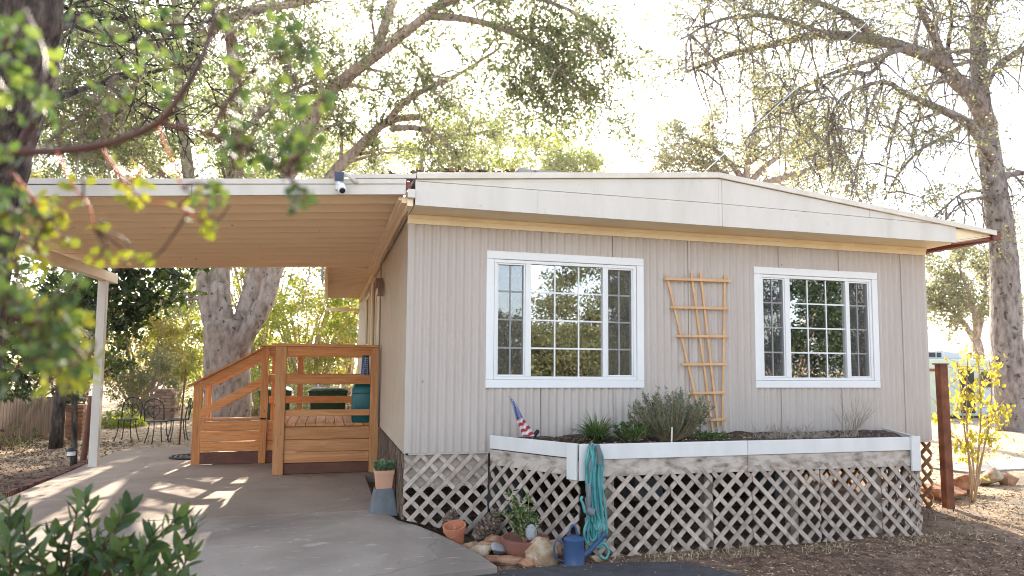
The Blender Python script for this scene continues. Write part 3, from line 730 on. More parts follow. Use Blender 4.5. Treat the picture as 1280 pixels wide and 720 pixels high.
for u in (.3, 1.36, 2.35, 3.4): p = PB.lerp(PC, u/3.86); MB().box(p.x, p.x+.09, -.90, -.81, -.2, .54).build('support_post', PLYD, planter)
# soil with a lumpy surface
def lump_soil():
    m = MB(); nx, ny = 70, 16; ids = {}
    for j in range(ny+1):
        t = j/ny; y = -.985+t*.955; xa = 1.50-.6*t; xb = 5.35+.49*t
        for i in range(nx+1):
            x = xa+(xb-xa)*i/nx; e = min(i, nx-i, j*2, (ny-j)*2)/4
            z = .815+.03*mn.noise(Vector((x*3, y*3, 1)))+.016*mn.noise(Vector((x*11, y*11, 5)))
            m.v.append((x, y, z+.02*t))
    w = nx+1; m.f = [(j*w+i, j*w+i+1, (j+1)*w+i+1, (j+1)*w+i) for j in range(ny) for i in range(nx)]
    k = len(m.v); m.v += [(1.5, -.975, .52), (5.35, -.975, .52), (5.84, -.03, .52), (.9, -.03, .52)]; m.f.append((k+3, k+2, k+1, k))
    return m
lump_soil().build('soil', SOIL, planter, smooth=True)
for a, b, fr, z in ((.06, .925, '\\', .605), (.935, 1.38, '/', .62), (1.39, 1.82, '\\', .61), (1.83, 2.62, '\\', .615), (2.63, 3.37, '\\', .615), (3.38, 3.90, '\\', .61)):
    # panels seen along the front, alternating lean of the outer strips
    ff = {.06: '/', .935: '\\', 1.39: '/', 1.83: '\\', 2.63: '\\', 3.38: '\\'}[a]
    lattice((PB.x, PB.y-.008), (PC.x, PC.y-.008), a, b, lambda u: -.185, lambda u, z=z: z, ff, off=random.uniform(0, .1)).build('lattice_panel', LATT, planter)
n_ = Vector((PB-PA)).normalized(); nn = Vector((n_.y, -n_.x, 0))*.009
lattice((PA+nn)[:2], (PB+nn)[:2], .0, 1.14, lambda u: -.19, lambda u: .625, '/').build('lattice_panel', LATT, planter)
n_ = Vector((PD-PC)).normalized(); nn = Vector((n_.y, -n_.x, 0))*.009
lattice((PC+nn)[:2], (PD+nn)[:2], .02, 1.08, lambda u: -.185, lambda u: .71, '/').build('lattice_panel', LATT, planter)
m = MB(); m.tube([(1.585, -1.05, .80), (1.585, -1.055, .875), (1.588, -1.09, .89), (1.59, -1.115, .86)], .007, 6); m.build('hose_hook', GREY, planter, smooth=True)

# trellis leaning on the wall
tr = thing('trellis', 'orange wooden fan trellis leaning on the wall between two windows', 'trellis', (3.5, -.06, .85))
for (a, b) in (((2.92, 2.63), (3.335, .97)), ((3.235, 2.67), (3.475, .87)), ((3.352, 2.68), (3.545, .90)), ((3.672, 2.66), (3.60, .92))):
    m = MB(); m.bar((a[0], -.045, a[1]), (b[0], -.06, b[1]), .026, .016, (0, 1, 0)); m.build('slat', TRELLISW, tr, bevel=.003)
for x0, x1, z in ((2.89, 3.735, 2.585), (2.955, 3.705, 2.26), (3.02, 3.70, 1.935), (3.085, 3.665, 1.615), (3.15, 3.635, 1.29), (3.36, 3.65, .985)):
    m = MB(); m.bar((x0, -.064-(2.6-z)*.008, z), (x1, -.064-(2.6-z)*.008, z+.008), .016, .03 if z < 2.5 else .034); m.build('crossbar', TRELLISW, tr, bevel=.003)

# ------------------------------------------------------------------ carport
cp = thing('carport', 'white edged carport roof with cream ribbed ceiling and one pale post', 'carport', (-4.2, 4.89, 0))
def cz(x, y): return 3.245+.01*(y+.46)+x*(.08-.0055*(y+.46))
XL, XR, YF, YR = -4.42, -.075, -.455, 4.76
m = MB(); y = YF+.0; k = 0
prof = []
while y < YR-.02:
    w = .405
    prof += [(y, 0.), (y+.035, .0), (y+.043, .075), (y+.19, .077), (y+.196, .10), (y+.214, .10), (y+.22, .077), (y+w-.022, .075), (y+w-.012, .0)]
    y += w
prof.append((min(y, YR), 0.))
nx = 6
for i, (yy, dz) in enumerate(prof):
    for j in range(nx+1):
        x = XL+(XR-XL)*j/nx; m.v.append((x, min(yy, YR), cz(x, min(yy, YR))+dz))
for i in range(len(prof)-1):
    for j in range(nx): a = i*(nx+1)+j; m.f.append((a, a+1, a+nx+2, a+nx+1))
m.build('ceiling', CEIL, cp)
m = MB()
m.hexa([(XL, YF, cz(XL, YF)+.102), (XR, YF, cz(XR, YF)+.102), (XR, YR, cz(XR, YR)+.102), (XL, YR, cz(XL, YR)+.102)], [(XL, YF, cz(XL, YF)+.13), (XR, YF, cz(XR, YF)+.13), (XR, YR, cz(XR, YR)+.13), (XL, YR, cz(XL, YR)+.13)])
m.build('roof', SHINGLE, cp)
m = MB()
def fb(x0, x1, z0, z1, y0, y1):
    m.hexa([(x0, y0, cz(x0, YF)+z0), (x1, y0, cz(x1, YF)+z0), (x1, y1, cz(x1, YF)+z0), (x0, y1, cz(x0, YF)+z0)], [(x0, y0, cz(x0, YF)+z1), (x1, y0, cz(x1, YF)+z1), (x1, y1, cz(x1, YF)+z1), (x0, y1, cz(x0, YF)+z1)])
fb(XL, -2.0, -.008, .092, YF-.03, YF-.004); fb(-1.996, XR-.02, -.006, .094, YF-.03, YF-.004)
fb(XL, XR-.02, .096, .145, YF-.042, YF-.004); fb(-.62, .0, .148, .190, YF-.05, YF-.02)
m.build('fascia', WHITE, cp, bevel=.004)
m = MB(); m.tube([(-.70, -.51, 3.385), (-.62, -.51, 3.355), (-.56, -.51, 3.30)], .022, 8); m.build('downspout', WHITE, cp, smooth=True)
m = MB(); m.hexa([(XL, YR+.001, cz(XL, YR)-.03), (XR, YR+.001, cz(XR, YR)-.03), (XR, YR+.03, cz(XR, YR)-.03), (XL, YR+.03, cz(XL, YR)-.03)], [(XL, YR+.001, cz(XL, YR)+.12), (XR, YR+.001, cz(XR, YR)+.12), (XR, YR+.03, cz(XR, YR)+.12), (XL, YR+.03, cz(XL, YR)+.12)]); m.build('rear_edge', CEIL, cp, bevel=.003)
# rail along the wall, with gutter lip
m = MB(); m.box(-.073, -.014, -.44, 4.75, 3.13, 3.235).box(-.125, -.0745, -.40, 4.75, 3.165, 3.225).box(-.155, -.1255, -.40, 4.75, 3.19, 3.222); m.build('wall_rail', CEIL, cp, bevel=.003)
m = MB(); m.box(-.10, -.045, -.475, -.44, 3.28, 3.36); m.build('bracket', GUTTER, cp)
m = MB(); m.box(-.075, .0-.002, -.50, -.445, 3.20, 3.285); m.build('end_cap', WHITE, cp, bevel=.004)
m = MB(); m.hexa([(-4.27, -.3, 2.79), (-4.13, -.3, 2.79), (-4.13, 5.4, 2.88), (-4.27, 5.4, 2.88)], [(-4.27, -.3, 2.905), (-4.13, -.3, 2.905), (-4.13, 5.4, 3.035), (-4.27, 5.4, 3.035)]); m.build('beam', CEIL, cp, bevel=.006)
m = MB(); m.box(-4.255, -4.135, 4.83, 4.95, -.01, 2.875).box(-4.27, -4.12, 4.81, 4.97, -.012, .012); m.build('post', WHITE, cp, bevel=.006)
m = MB(); m.box(-4.255, -4.135, -.2, -.08, -.06, 2.795); m.build('post', WHITE, cp, bevel=.006)
# second post pads hidden; security camera on the fascia
sc = thing('security_camera', 'white security camera with small solar panel on carport edge', 'camera', (-.72, -.52, 3.3))
m = MB(); m.hexa([(-.785, -.545, 3.335), (-.665, -.545, 3.335), (-.665, -.51, 3.345), (-.785, -.51, 3.345)], [(-.785, -.60, 3.43), (-.665, -.60, 3.43), (-.665, -.585, 3.44), (-.785, -.585, 3.44)]); m.v = [(x, y, z) for x, y, z in m.v]
m = MB(); pa, pb = Vector((-.725, -.56, 3.295)), Vector((-.725, -.53, 3.385)); m.bar(pa, pb, .085, .012, (0, -1, .4)); m.build('solar_panel', SOLAR, sc, bevel=.002)
m = MB(); m.tube([(-.725, -.51, 3.29), (-.725, -.545, 3.28), (-.72, -.57, 3.25)], .018, 8); m.bar((-.725, -.512, 3.22), (-.725, -.512, 3.31), .06, .03, (0, 1, 0)); m.build('mount', VINYL, sc, smooth='auto')
m = MB(); q = Vector((-.70, -.56, 3.225)); dr_ = Vector((.12, -.8, -.6)).normalized(); m.tube([q-dr_*.05, q-dr_*.045, q+dr_*.045, q+dr_*.06], [.025, .040, .042, .036], 16); m.build('housing', VINYL, sc, smooth='auto')
m = MB(); m.tube([q+dr_*.0605, q+dr_*.064], [.028, .024], 16); m.build('lens', BLACK, sc)
# round dark dish on the side eave
sd = MB(); sd.lathe([(.0, .05), (.12, .035), (.24, 0), (.25, -.01), (.24, -.012), (.12, .02), (0, .035)], (0, 0, 0), 24); sd.v = [(-.90-z*.9, 6.4+x, 3.33+y*1.1) for x, y, z in sd.v]
tag(sd.build('satellite_dish', GREY, smooth=True), 'dark round dish on the outer edge of the side eave', 'satellite dish')

# ------------------------------------------------------------------ wooden porch with stairs
po = thing('wooden_porch', 'new cedar porch deck with railings and steps beside the house', 'porch', (-.8, 4.6, 0))
Z0, ZD = 0.003, .72
def part(name, f, mt=CEDAR, bv=.005):
    m = MB(); f(m); e = [max(p[k] for p in m.v)-min(p[k] for p in m.v) for k in range(3)]
    return m.build(name, mt[e.index(max(e))] if isinstance(mt, list) else mt, po, bevel=bv)
def post(x, y, z1, w=.135, d=.09): part('post', lambda m: m.box(x, x+w, y, y+d, Z0, z1), CEDARP if y < 4 else CEDAR)
post(-1.50, 3.40, 1.845, .15, .10); post(-.145, 3.40, 1.845, .125, .10)
post(-2.80, 4.72, 1.275, .125, .09); post(-1.80, 4.66, 1.845, .11, .09)
for x in (-2.79, -1.72, -1.28, -.14): part('post', lambda m: m.box(x, x+.09, 5.80, 5.89, Z0, 1.30 if x < -2 else 1.845))
part('top_rail', lambda m: m.box(-1.56, -.03, 3.375, 3.52, 1.848, 1.886), CEDARP)
part('rail', lambda m: m.box(-1.348, -.147, 3.42, 3.458, 1.715, 1.845), CEDAR)
part('rail', lambda m: m.box(-1.348, -.147, 3.42, 3.458, 1.30, 1.435), CEDAR)
part('rail', lambda m: m.box(-1.348, -.147, 3.43, 3.468, .835, .925), CEDARP)
for z0, z1, mt in ((.50, .672, CEDARP), (.322, .492, CEDARP), (.165, .316, CEDARP), (.006, .158, REDWOOD)):
    part('side_board', lambda m: m.box(-1.348, -.147, 3.43, 3.468, z0, z1), mt)
# deck boards
x = -1.47
while x < -.08:
    x2 = min(x+.136, -.03); part('deck_board', lambda m: m.box(x, x2-.007, 3.472, 5.78, .682, .72), CEDARP, .004); x += .138
part('joist', lambda m: m.box(-1.45, -.05, 3.52, 3.56, .50, .679)); part('joist', lambda m: m.box(-1.45, -.05, 5.70, 5.74, .2, .679))
# left side panel of the deck and the stair skirt
for z0, z1, mt in ((.525, .675, CEDAR), (.362, .518, CEDAR), (.205, .355, CEDAR), (.006, .196, REDWOOD)):
    part('side_board', lambda m: m.box(-2.672, -1.803, 4.71, 4.745, z0, z1), mt)
    part('side_board', lambda m: m.box(-1.687, -1.46, 4.71, 4.745, z0, z1), mt)
    part('side_board', lambda m: m.box(-1.465, -1.43, 3.56, 4.70, z0, z1), mt)
part('rail', lambda m: m.box(-2.672, -1.70, 4.66, 4.76, .695, .73), CEDAR)
part('step', lambda m: m.box(-1.80, -1.475, 4.76, 5.76, .49, .53)); part('step', lambda m: m.box(-2.12, -1.80, 4.76, 5.76, .30, .34)); part('step', lambda m: m.box(-2.45, -2.12, 4.76, 5.76, .12, .16))
def slope(y, w, dz0, dz1, name='stair_rail', over=.13, mt=CEDAR):
    x0, z0, x1, z1 = -2.74, 1.30, -1.745, 1.865
    k = (z1-z0)/(x1-x0)
    part(name, lambda m: m.hexa([(x0-over, y, z0-over*k+dz0), (x1, y, z1+dz0), (x1, y+w, z1+dz0), (x0-over, y+w, z0-over*k+dz0)], [(x0-over, y, z0-over*k+dz1), (x1, y, z1+dz1), (x1, y+w, z1+dz1), (x0-over, y+w, z0-over*k+dz1)]), mt)
slope(4.65, .15, -.012, .026); slope(4.70, .04, -.155, -.016, over=-.05); slope(4.70, .04, -.60, -.465, over=-.05)
slope(5.77, .15, -.012, .026); slope(5.82, .04, -.155, -.016, over=-.05); slope(5.82, .04, -.60, -.465, over=-.05)
part('top_rail', lambda m: m.box(-1.80, -1.44, 4.65, 4.80, 1.852, 1.89)); part('rail', lambda m: m.box(-1.685, -1.46, 4.70, 4.74, 1.715, 1.848)); part('rail', lambda m: m.box(-1.685, -1.46, 4.70, 4.74, 1.29, 1.42))
part('top_rail', lambda m: m.box(-1.50, -1.36, 3.53, 4.64, 1.850, 1.885)); part('rail', lambda m: m.box(-1.45, -1.41, 3.53, 4.68, 1.715, 1.846)); part('rail', lambda m: m.box(-1.45, -1.41, 3.53, 4.68, 1.29, 1.42))
part('top_rail', lambda m: m.box(-1.78, -.03, 5.77, 5.92, 1.848, 1.886)); 
for z in (1.72, 1.30, .90): part('rail', lambda m: m.box(-1.75, -.05, 5.755, 5.795, z, z+.125))
# things on and behind the porch
jug = thing('storage_jug', 'teal plastic container with sloped shoulder standing on the porch deck', 'container', (-.24, 3.75, .72))
def loft(m, rings):
    k = len(m.v); n = len(rings[0])
    for r in rings: m.v += [tuple(p) for p in r]
    for i in range(len(rings)-1):
        for j in range(n): a = k+i*n+j; b = k+i*n+(j+1) % n; m.f.append((a, b, b+n, a+n))
    m.f += [tuple(range(k+n-1, k-1, -1)), tuple(range(k+(len(rings)-1)*n, k+len(rings)*n))]; return m
def rrect(cx, cy, w, d, z, r=.04, n=5):
    pts = []
    for sx, sy, a0 in ((1, 1, 0), (-1, 1, 90), (-1, -1, 180), (1, -1, 270)):
        for i in range(n):
            a = radians(a0+90*i/(n-1)); pts.append((cx+sx*(w/2-r)+r*cos(a), cy+sy*(d/2-r)+r*sin(a), z))
    return pts
loft(MB(), [rrect(-.24, 3.78, .30, .36, .722), rrect(-.24, 3.78, .32, .38, .74), rrect(-.24, 3.78, .32, .38, 1.22), rrect(-.225, 3.80, .27, .32, 1.32), rrect(-.20, 3.82, .18, .22, 1.38)]).build('body', TEALP, jug, smooth='auto')
MB().lathe([(.07, 1.381), (.07, 1.42), (.06, 1.43), (0, 1.43)], (-.2, 3.82, 0), 18).build('cap', TEALP, jug, smooth='auto')
MB().box(-.40, -.08, 3.588, 3.594, 1.15, 1.165).build('seam', BLACK, jug)
def dotmat():
    m, nt, b = nodes('dotted_blue_cloth'); v = coords(nt); vo = N(nt, 'ShaderNodeTexVoronoi'); vo.inputs['Scale'].default_value = 34; vo.inputs['Randomness'].default_value = .25; nt.links.new(v, vo.inputs['Vector'])
    c = ramp(nt, vo.outputs['Distance'], [(.45, .5, .6), (.03, .05, .12)], .28, .34); nt.links.new(c, b.inputs['Base Color']); b.inputs['Roughness'].default_value = .6; return m
cup = thing('tumbler', 'dark blue patterned tumbler standing on the porch rail', 'tumbler', (-.22, 3.44, 1.435))
MB().lathe([(.062, 1.437), (.066, 1.445), (.052, 1.70), (.0, 1.702)], (-.225, 3.44, 0), 22).build('body', dotmat(), cup, smooth='auto')
MB().lathe([(.054, 1.7025), (.056, 1.72), (.045, 1.73), (0, 1.73)], (-.225, 3.44, 0), 22).build('lid', SOLAR, cup, smooth='auto')
def bin_(cx, cy, w, label):
    t = thing('wheelie_bin', label, 'bin', (cx, cy, 0), 'green bins behind the porch')
    d = w*1.05; b = loft(MB(), [rrect(cx, cy, w*.78, d*.8, .05, .03), rrect(cx, cy, w*.94, d*.94, .98, .03), rrect(cx, cy, w, d, .985, .03), rrect(cx, cy, w, d, 1.05, .03)]).build('body', BINM, t, smooth='auto')
    l = loft(MB(), [rrect(cx, cy, w*1.04, d*1.05, 1.052, .03), rrect(cx, cy, w*1.05, d*1.06, 1.08, .03), rrect(cx, cy, w*.86, d*.86, 1.13, .05)]).build('lid', BINM, t, smooth='auto')
    hd = MB()
    for s in (-.3, -.1, .1, .3): hd.bar((cx+s*w, cy-d*.53, 1.03), (cx+s*w, cy-d*.53, 1.10), .05, .05, (0, 1, 0))
    hd.build('hinge', BINM, t)
    for s in (-1, 1): MB().tube([(cx+s*w*.44, cy+d*.4, .1), (cx+s*w*.5, cy+d*.4, .1)], .1, 16).build('wheel', BLACK, t, smooth='auto')
    return t
bin_(-.74, 7.0, .72, 'wide dark green bin behind porch rail, nearer the house')
bin_(-1.72, 7.0, .58, 'narrower green bin behind porch, nearer the stairs')

# round mat on the concrete by the stair post
c = atg(226, 572, slab_z); m = MB()
for r in (.42, .34, .26, .18, .10): m.tube([(c.x+.25+r*cos(a), c.y+r*.8*sin(a), .016) for a in [i*pi/18 for i in range(37)]], .016, 6)
for a in range(12): m.bar((c.x+.25, c.y, .014), (c.x+.25+.42*cos(a*pi/6), c.y+.336*sin(a*pi/6), .014), .014, .014)
tag(m.build('drain_mat', WIRE, smooth=True), 'dark round openwork mat lying on the concrete by stair post', 'mat')

# ------------------------------------------------------------------ small things along the skirting
g0 = lambda x, y: ground_z(x, y)
pc = Vector((-.22, -.02, slab_z(0, 0)))
pc = atz(479, 641, slab_z(0, 0))
ped = MB(); loft(ped, [rrect(pc.x, pc.y, .30, .26, pc.z-.01, .02), rrect(pc.x, pc.y, .29, .25, pc.z+.05, .03), rrect(pc.x, pc.y, .20, .18, pc.z+.27, .02)])
tag(ped.build('concrete_pier', PIER, smooth='auto'), 'grey tapered concrete block under the square terracotta pot', 'concrete block')
pt = thing('square_plant_pot', 'square pale terracotta pot of succulents on the grey block', 'potted plant', (pc.x, pc.y, pc.z+.27))
zb = pc.z+.272
loft(MB(), [rrect(pc.x, pc.y, .17, .17, zb, .012), rrect(pc.x, pc.y, .20, .20, zb+.15, .012), rrect(pc.x, pc.y, .215, .215, zb+.152, .012), rrect(pc.x, pc.y, .218, .218, zb+.195, .012), rrect(pc.x, pc.y, .19, .19, zb+.194, .012), rrect(pc.x, pc.y, .185, .185, zb+.17, .012)]).build('pot', TERRAP, pt, smooth='auto')
P, D = [], []
for i in range(60):
    a = random.random()*6.28; r = .09*random.random()**.5; p = Vector((pc.x+r*cos(a), pc.y+r*sin(a), zb+.18+random.random()*.07))
    for k in range(6): P.append(tuple(p)); D.append((cos(a)*r*6+random.gauss(0, .7), sin(a)*r*6+random.gauss(0, .7), .75))
leaves_obj('succulent', L_SUCC, pt, P, D, rng.uniform(.045, .075, len(P)), .034, detail=1, fold=.35)

def pinecone(c, ax, L, label):
    m = MB(); ax = Vector(ax).normalized(); s = ax.orthogonal().normalized(); b = ax.cross(s); n = 64
    m.tube([c, c+ax*L*.9], [L*.16, L*.03], 8)
    for i in range(n):
        t = i/n; a = i*2.39996; r = L*.36*sin(pi*min(1, .12+t*.86))**.8; p = c+ax*(L*t); o = s*cos(a)+b*sin(a); sd = ax.cross(o)
        tip = p+o*r+ax*(L*.10); w = L*.095*(1-.5*t); base = p+o*r*.3; th = ax*L*.022
        m.hexa([base-sd*w*.5, base+sd*w*.5, tip+sd*w, tip-sd*w], [base-sd*w*.5+th, base+sd*w*.5+th, tip+sd*w*.7+th*2.2, tip-sd*w*.7+th*2.2])
    tag(m.build('pine_cone', CONE), label, 'pine cone', 'large pine cones by the lattice')
def base_pt(u, v): return atg(u, v)
z = g0(.5, -.2)
q = aty(561, 664, -.13); pinecone(Vector((q.x-.01, -.16, -.10)), (.15, -.2, 1), .24, 'large brown pine cone left of the upturned small terracotta pot')
pinecone(Vector((.64, -.36, -.10)), (.75, .2, .45), .27, 'large pine cone right of small terracotta pot, nearest it')
pinecone(Vector((.80, -.28, -.12)), (.35, .15, .9), .26, 'large pine cone against the lattice corner')
tp = MB(); tp.lathe([(.075, 0), (.098, .135), (.112, .135), (.115, .185), (.10, .185), (.095, .16), (.07, .02), (0, .02)], (0, 0, 0), 26)
q = Vector((.47, -.37, -.135)); R_ = Matrix.Rotation(radians(-9), 3, 'Y')@Matrix.Rotation(radians(12), 3, 'X'); tp.v = [tuple(q+R_@Vector(p)) for p in tp.v]
tag(tp.build('terracotta_pot', TERRA, smooth='auto'), 'small empty orange terracotta pot tilted between pine cones', 'plant pot')
# bowl with a young shrub
bw = Vector((1.02, -.86, -.185))
bt = thing('bowl_planter', 'wide brown terracotta bowl with a small green shrub by lattice', 'potted plant', bw)
MB().lathe([(.10, 0), (.17, .05), (.215, .14), (.225, .19), (.205, .192), (.19, .15), (0, .145)], bw, 28).build('bowl', TERRAD, bt, smooth='auto')
m = MB(); P, D = [], []
for i in range(9):
    tip = bw+Vector((random.uniform(-.21, .17), random.uniform(-.12, .12), random.uniform(.40, .66))); ln = smooth_line([bw+Vector((.0, 0, .14)), bw.lerp(tip, .5)+Vector((random.uniform(-.04, .04), 0, .08)), tip], 5); m.tube(ln, taper(len(ln), .008, .003), 5)
    for k in range(34):
        f = random.uniform(.35, 1)*(len(ln)-1); p = ln[min(len(ln)-1, int(f))]; P.append(tuple(p+rvec()*.035)); D.append(tuple(rvec()+Vector((0, 0, .3))))
m.build('stems', STEMT, bt, smooth=True); leaves_obj('foliage', L_GREEN, bt, P, D, rng.uniform(.04, .065, len(P)), .022, detail=1)
boulder('rock', 'large pale tan boulder in front of the brown bowl', (1.11, -1.10, -.085), (.155, .10, .165), ROCK, 3, planes=((0, -1, .2, .55), (-.8, -.25, .6, .62), (.75, -.2, .75, .66), (1, -.1, -.1, .78), (-1, 0, -.05, .80), (.1, 0, 1, .80), (0, 0, -1, .8), (.35, -.9, -.2, .58)))
boulder('rock', 'white and grey oval stone standing in the brown bowl', (1.06, -.93, .06), (.045, .04, .075), ROCKG, 5, planes=((0, 0, -1, .9),), facet=60)
boulder('rock', 'flat rusty red rock at the concrete edge left of the boulder', (.80, -1.02, -.15), (.19, .10, .075), ROCKR, 8)
boulder('rock', 'small rusty rock touching the concrete edge below the pine cones', (.47, -.60, -.14), (.09, .07, .06), ROCKR, 9)
boulder('rock', 'tan wedge of rock between the concrete edge and pine cones', (.64, -.66, -.15), (.15, .09, .075), ROCK, 11)
boulder('rock', 'pale grey speckled stone beside the brown bowl', (.79, -.76, -.11), (.10, .07, .06), ROCKG, 12)
boulder('rock', 'flat brown rock lying at the foot of the lattice corner', (.86, -.50, -.12), (.15, .10, .09), ROCKR, 14)
boulder('rock', 'small brown rock between the bowl and the blue watering can', (1.24, -.93, -.12), (.11, .07, .13), ROCKR, 16)
boulder('rock', 'tiny tan rock beside the blue can spout near the lattice', (1.63, -1.10, -.16), (.07, .05, .045), ROCK, 18)
boulder('rock', 'sharp rusty wedge lying just left of the pale boulder', (.95, -1.14, -.15), (.10, .07, .06), ROCKR, 23)
boulder('rock', 'flat tan slab leaning at the concrete edge by the small pot', (.56, -.52, -.14), (.12, .08, .06), ROCK, 27)
boulder('rock', 'brown stone behind the pale speckled stone', (.76, -.60, -.12), (.11, .08, .07), ROCKR, 31)
random.seed(21)
# watering can
wc = Vector((1.37, -1.21, -.185)); can = thing('watering_can', 'blue metal watering can with long spout by the lattice', 'watering can', wc)
MB().lathe([(.093, 0), (.099, .01), (.094, .02), (.090, .225), (.095, .235), (.093, .245), (.055, .265), (.0, .27)], wc, 28).build('body', BLUEP, can, smooth='auto')
sp = MB(); sp.tube([wc+Vector((.08, .01, .08)), wc+Vector((.17, .02, .13)), wc+Vector((.285, .04, .225))], [.030, .022, .015], 12); sp.tube([wc+Vector((.285, .04, .225)), wc+Vector((.30, .042, .242)), wc+Vector((.315, .045, .25))], [.015, .03, .032], 14); sp.build('spout', BLUEP, can, smooth='auto')
sp = MB(); ps = [wc+Vector((-.035+.075*(1-cos(a))*.5-.01, 0, .25+.11*sin(a))) for a in [i*pi/10 for i in range(11)]]; sp.tube(ps, .010, 8); sp.build('handle', BLUEP, can, smooth=True)
sp = MB(); sp.tube(smooth_line([wc+Vector((-.085, 0, .20)), wc+Vector((-.16, -.0, .235)), wc+Vector((-.185, 0, .16)), wc+Vector((-.16, 0, .08)), wc+Vector((-.09, 0, .05))], 5), .008, 8); sp.build('handle', BLUEP, can, smooth=True)
# garden hose bundle on its hook
hs = thing('garden_hose', 'teal garden hose hanging in long loops from the planter corner', 'hose', (1.62, -1.1, -.1))
def hose():
    for i in range(8):
        cx = 1.575+.009*i; bot = random.choice((-.06, .0, .05, .10, .02, -.10)); wd = random.uniform(.045, .085); yj = -1.085-.012*(i % 3)
        x0, x1 = cx-random.uniform(.015, .06), cx+random.uniform(.015, .055)
        pts = [(1.60+random.uniform(-.045, .045), yj+.005, .855)]
        pts += [(x0-.0, yj-.02, .70), (x0+random.uniform(-.02, .02), yj-.01, .45), (x0+random.uniform(-.03, .03), yj-.02, .2), (x0+.02, yj, bot+.06), ((x0+x1)/2+.02, yj-.02, bot), (x1+.03, yj-.025, bot+.07), (x1+random.uniform(-.03, .02), yj-.03, .28), (x1+random.uniform(-.03, .01), yj-.02, .55), (x1-.0, yj-.01, .74), (1.61+random.uniform(-.03, .05), yj, .862)]
        m = MB(); m.tube(smooth_line(pts, 6), .0125, 8); m.build('loop', TEAL, hs, smooth=True)
hose()
m = MB(); m.tube(smooth_line([(1.545, -1.12, .2), (1.50, -1.13, .1), (1.52, -1.12, .0), (1.60, -1.13, -.06), (1.68, -1.13, -.02), (1.74, -1.12, -.1), (1.70, -1.13, -.16), (1.64, -1.13, -.12)], 6), .0125, 8); m.build('loop', TEAL, hs, smooth=True)
m = MB(); m.tube([(1.625, -1.135, .86), (1.64, -1.14, .80), (1.645, -1.14, .72)], [.022, .024, .02], 12).tube([(1.645, -1.141, .72), (1.645, -1.141, .69)], .026, 10); m.build('coupling', GREY, hs, smooth='auto')
nz = MB(); nz.tube([(1.545, -1.13, .52), (1.542, -1.14, .45), (1.53, -1.15, .34), (1.53, -1.15, .30)], [.016, .022, .026, .018], 12).tube([(1.515, -1.15, .30), (1.545, -1.155, .275), (1.575, -1.16, .26)], [.025, .038, .042], 14); nzl = nz.build('nozzle', GREY, hs, smooth='auto')
nz = MB(); nz.tube(smooth_line([(1.47, -1.16, .41), (1.455, -1.165, .385), (1.475, -1.165, .34), (1.49, -1.16, .28), (1.505, -1.155, .27)], 4), [.013]*17, 8); nz.build('trigger', TEAL, nzl, smooth=True)

# small flag folded round its stick, stuck in the soil
def flag():
    t = thing('small_flag', 'small drooping american flag on a stick in the planter', 'flag', (1.16, -.36, .82))
    p = aty(658, 546, -.33); q = aty(637, 497, -.33)
    MB().tube([p, p.lerp(q, 1.05)], .005, 8).build('stick', STEMT, t)
    m = MB(); nu, nv = 18, 34; uv = []
    for j in range(nv+1):
        s = j/nv; c = q.lerp(p, s*.98)
        w = .012+.085*min(1, s*1.15)**.9
        for i in range(nu+1):
            f = i/nu
            m.v.append((c.x+(f-.42)*w*1.25+.006*sin(s*9), c.y-.02-.022*sin(f*pi*3.5+s*3)*min(1, s*2)-.012, c.z+.004*sin(f*8))); uv.append((f, s))
    m.f = [(j*(nu+1)+i, (j+1)*(nu+1)+i, (j+1)*(nu+1)+i+1, j*(nu+1)+i+1) for j in range(nv) for i in range(nu)]
    me = bpy.data.meshes.new('cloth'); me.from_pydata(m.v, [], m.f); L = me.uv_layers.new(name='UVMap')
    for lp in me.loops: L.data[lp.index].uv = uv[lp.vertex_index]
    mt, nt, b = nodes('flag_cloth'); u = N(nt, 'ShaderNodeUVMap'); sx = N(nt, 'ShaderNodeSeparateXYZ'); nt.links.new(u.outputs[0], sx.inputs[0])
    st = mth(nt, 'GREATER_THAN', mth(nt, 'FRACT', mth(nt, 'ADD', mth(nt, 'MULTIPLY', sx.outputs[1], 6.5), mth(nt, 'MULTIPLY', sx.outputs[0], .8))), .5)
    c = mixc(nt, st, (.72, .68, .66), (.42, .06, .07))
    gx = mth(nt, 'SUBTRACT', mth(nt, 'FRACT', mth(nt, 'MULTIPLY', sx.outputs[0], 5)), .5); gy = mth(nt, 'SUBTRACT', mth(nt, 'FRACT', mth(nt, 'ADD', mth(nt, 'MULTIPLY', sx.outputs[1], 16), mth(nt, 'MULTIPLY', mth(nt, 'FLOOR', mth(nt, 'MULTIPLY', sx.outputs[0], 5)), .5))), .5)
    dd = mth(nt, 'ADD', mth(nt, 'MULTIPLY', gx, gx), mth(nt, 'MULTIPLY', gy, gy)); stt = mth(nt, 'LESS_THAN', dd, .07)
    bl = mixc(nt, stt, (.03, .07, .25), (.7, .7, .72)); c = mixc(nt, mth(nt, 'LESS_THAN', sx.outputs[1], .54), c, bl)
    nt.links.new(c, b.inputs['Base Color']); b.inputs['Roughness'].default_value = .8
    me.update(); link('cloth', me, mt, t, True)
flag()
# garden hand tools with black handles, stuck in the soil
for u0, v0, u1, v1, lb in ((654, 545, 653, 526, 'upright black tool handle stuck in the soil behind flag'), (666, 547, 673, 538, 'leaning black tool handle stuck in soil right of flag')):
    a, b = aty(u0, v0, -.28), aty(u1, v1, -.25); t = thing('garden_tool', lb, 'garden tool', a, 'black handled tools in the planter')
    MB().tube([a.lerp(b, .15), a.lerp(b, .3), a.lerp(b, .9), b], [.014, .02, .021, .013], 12).build('grip', BLACK, t, smooth='auto')
    MB().tube([a-(b-a)*.6, a.lerp(b, .16)], .007, 8).build('shank', GREY, t)

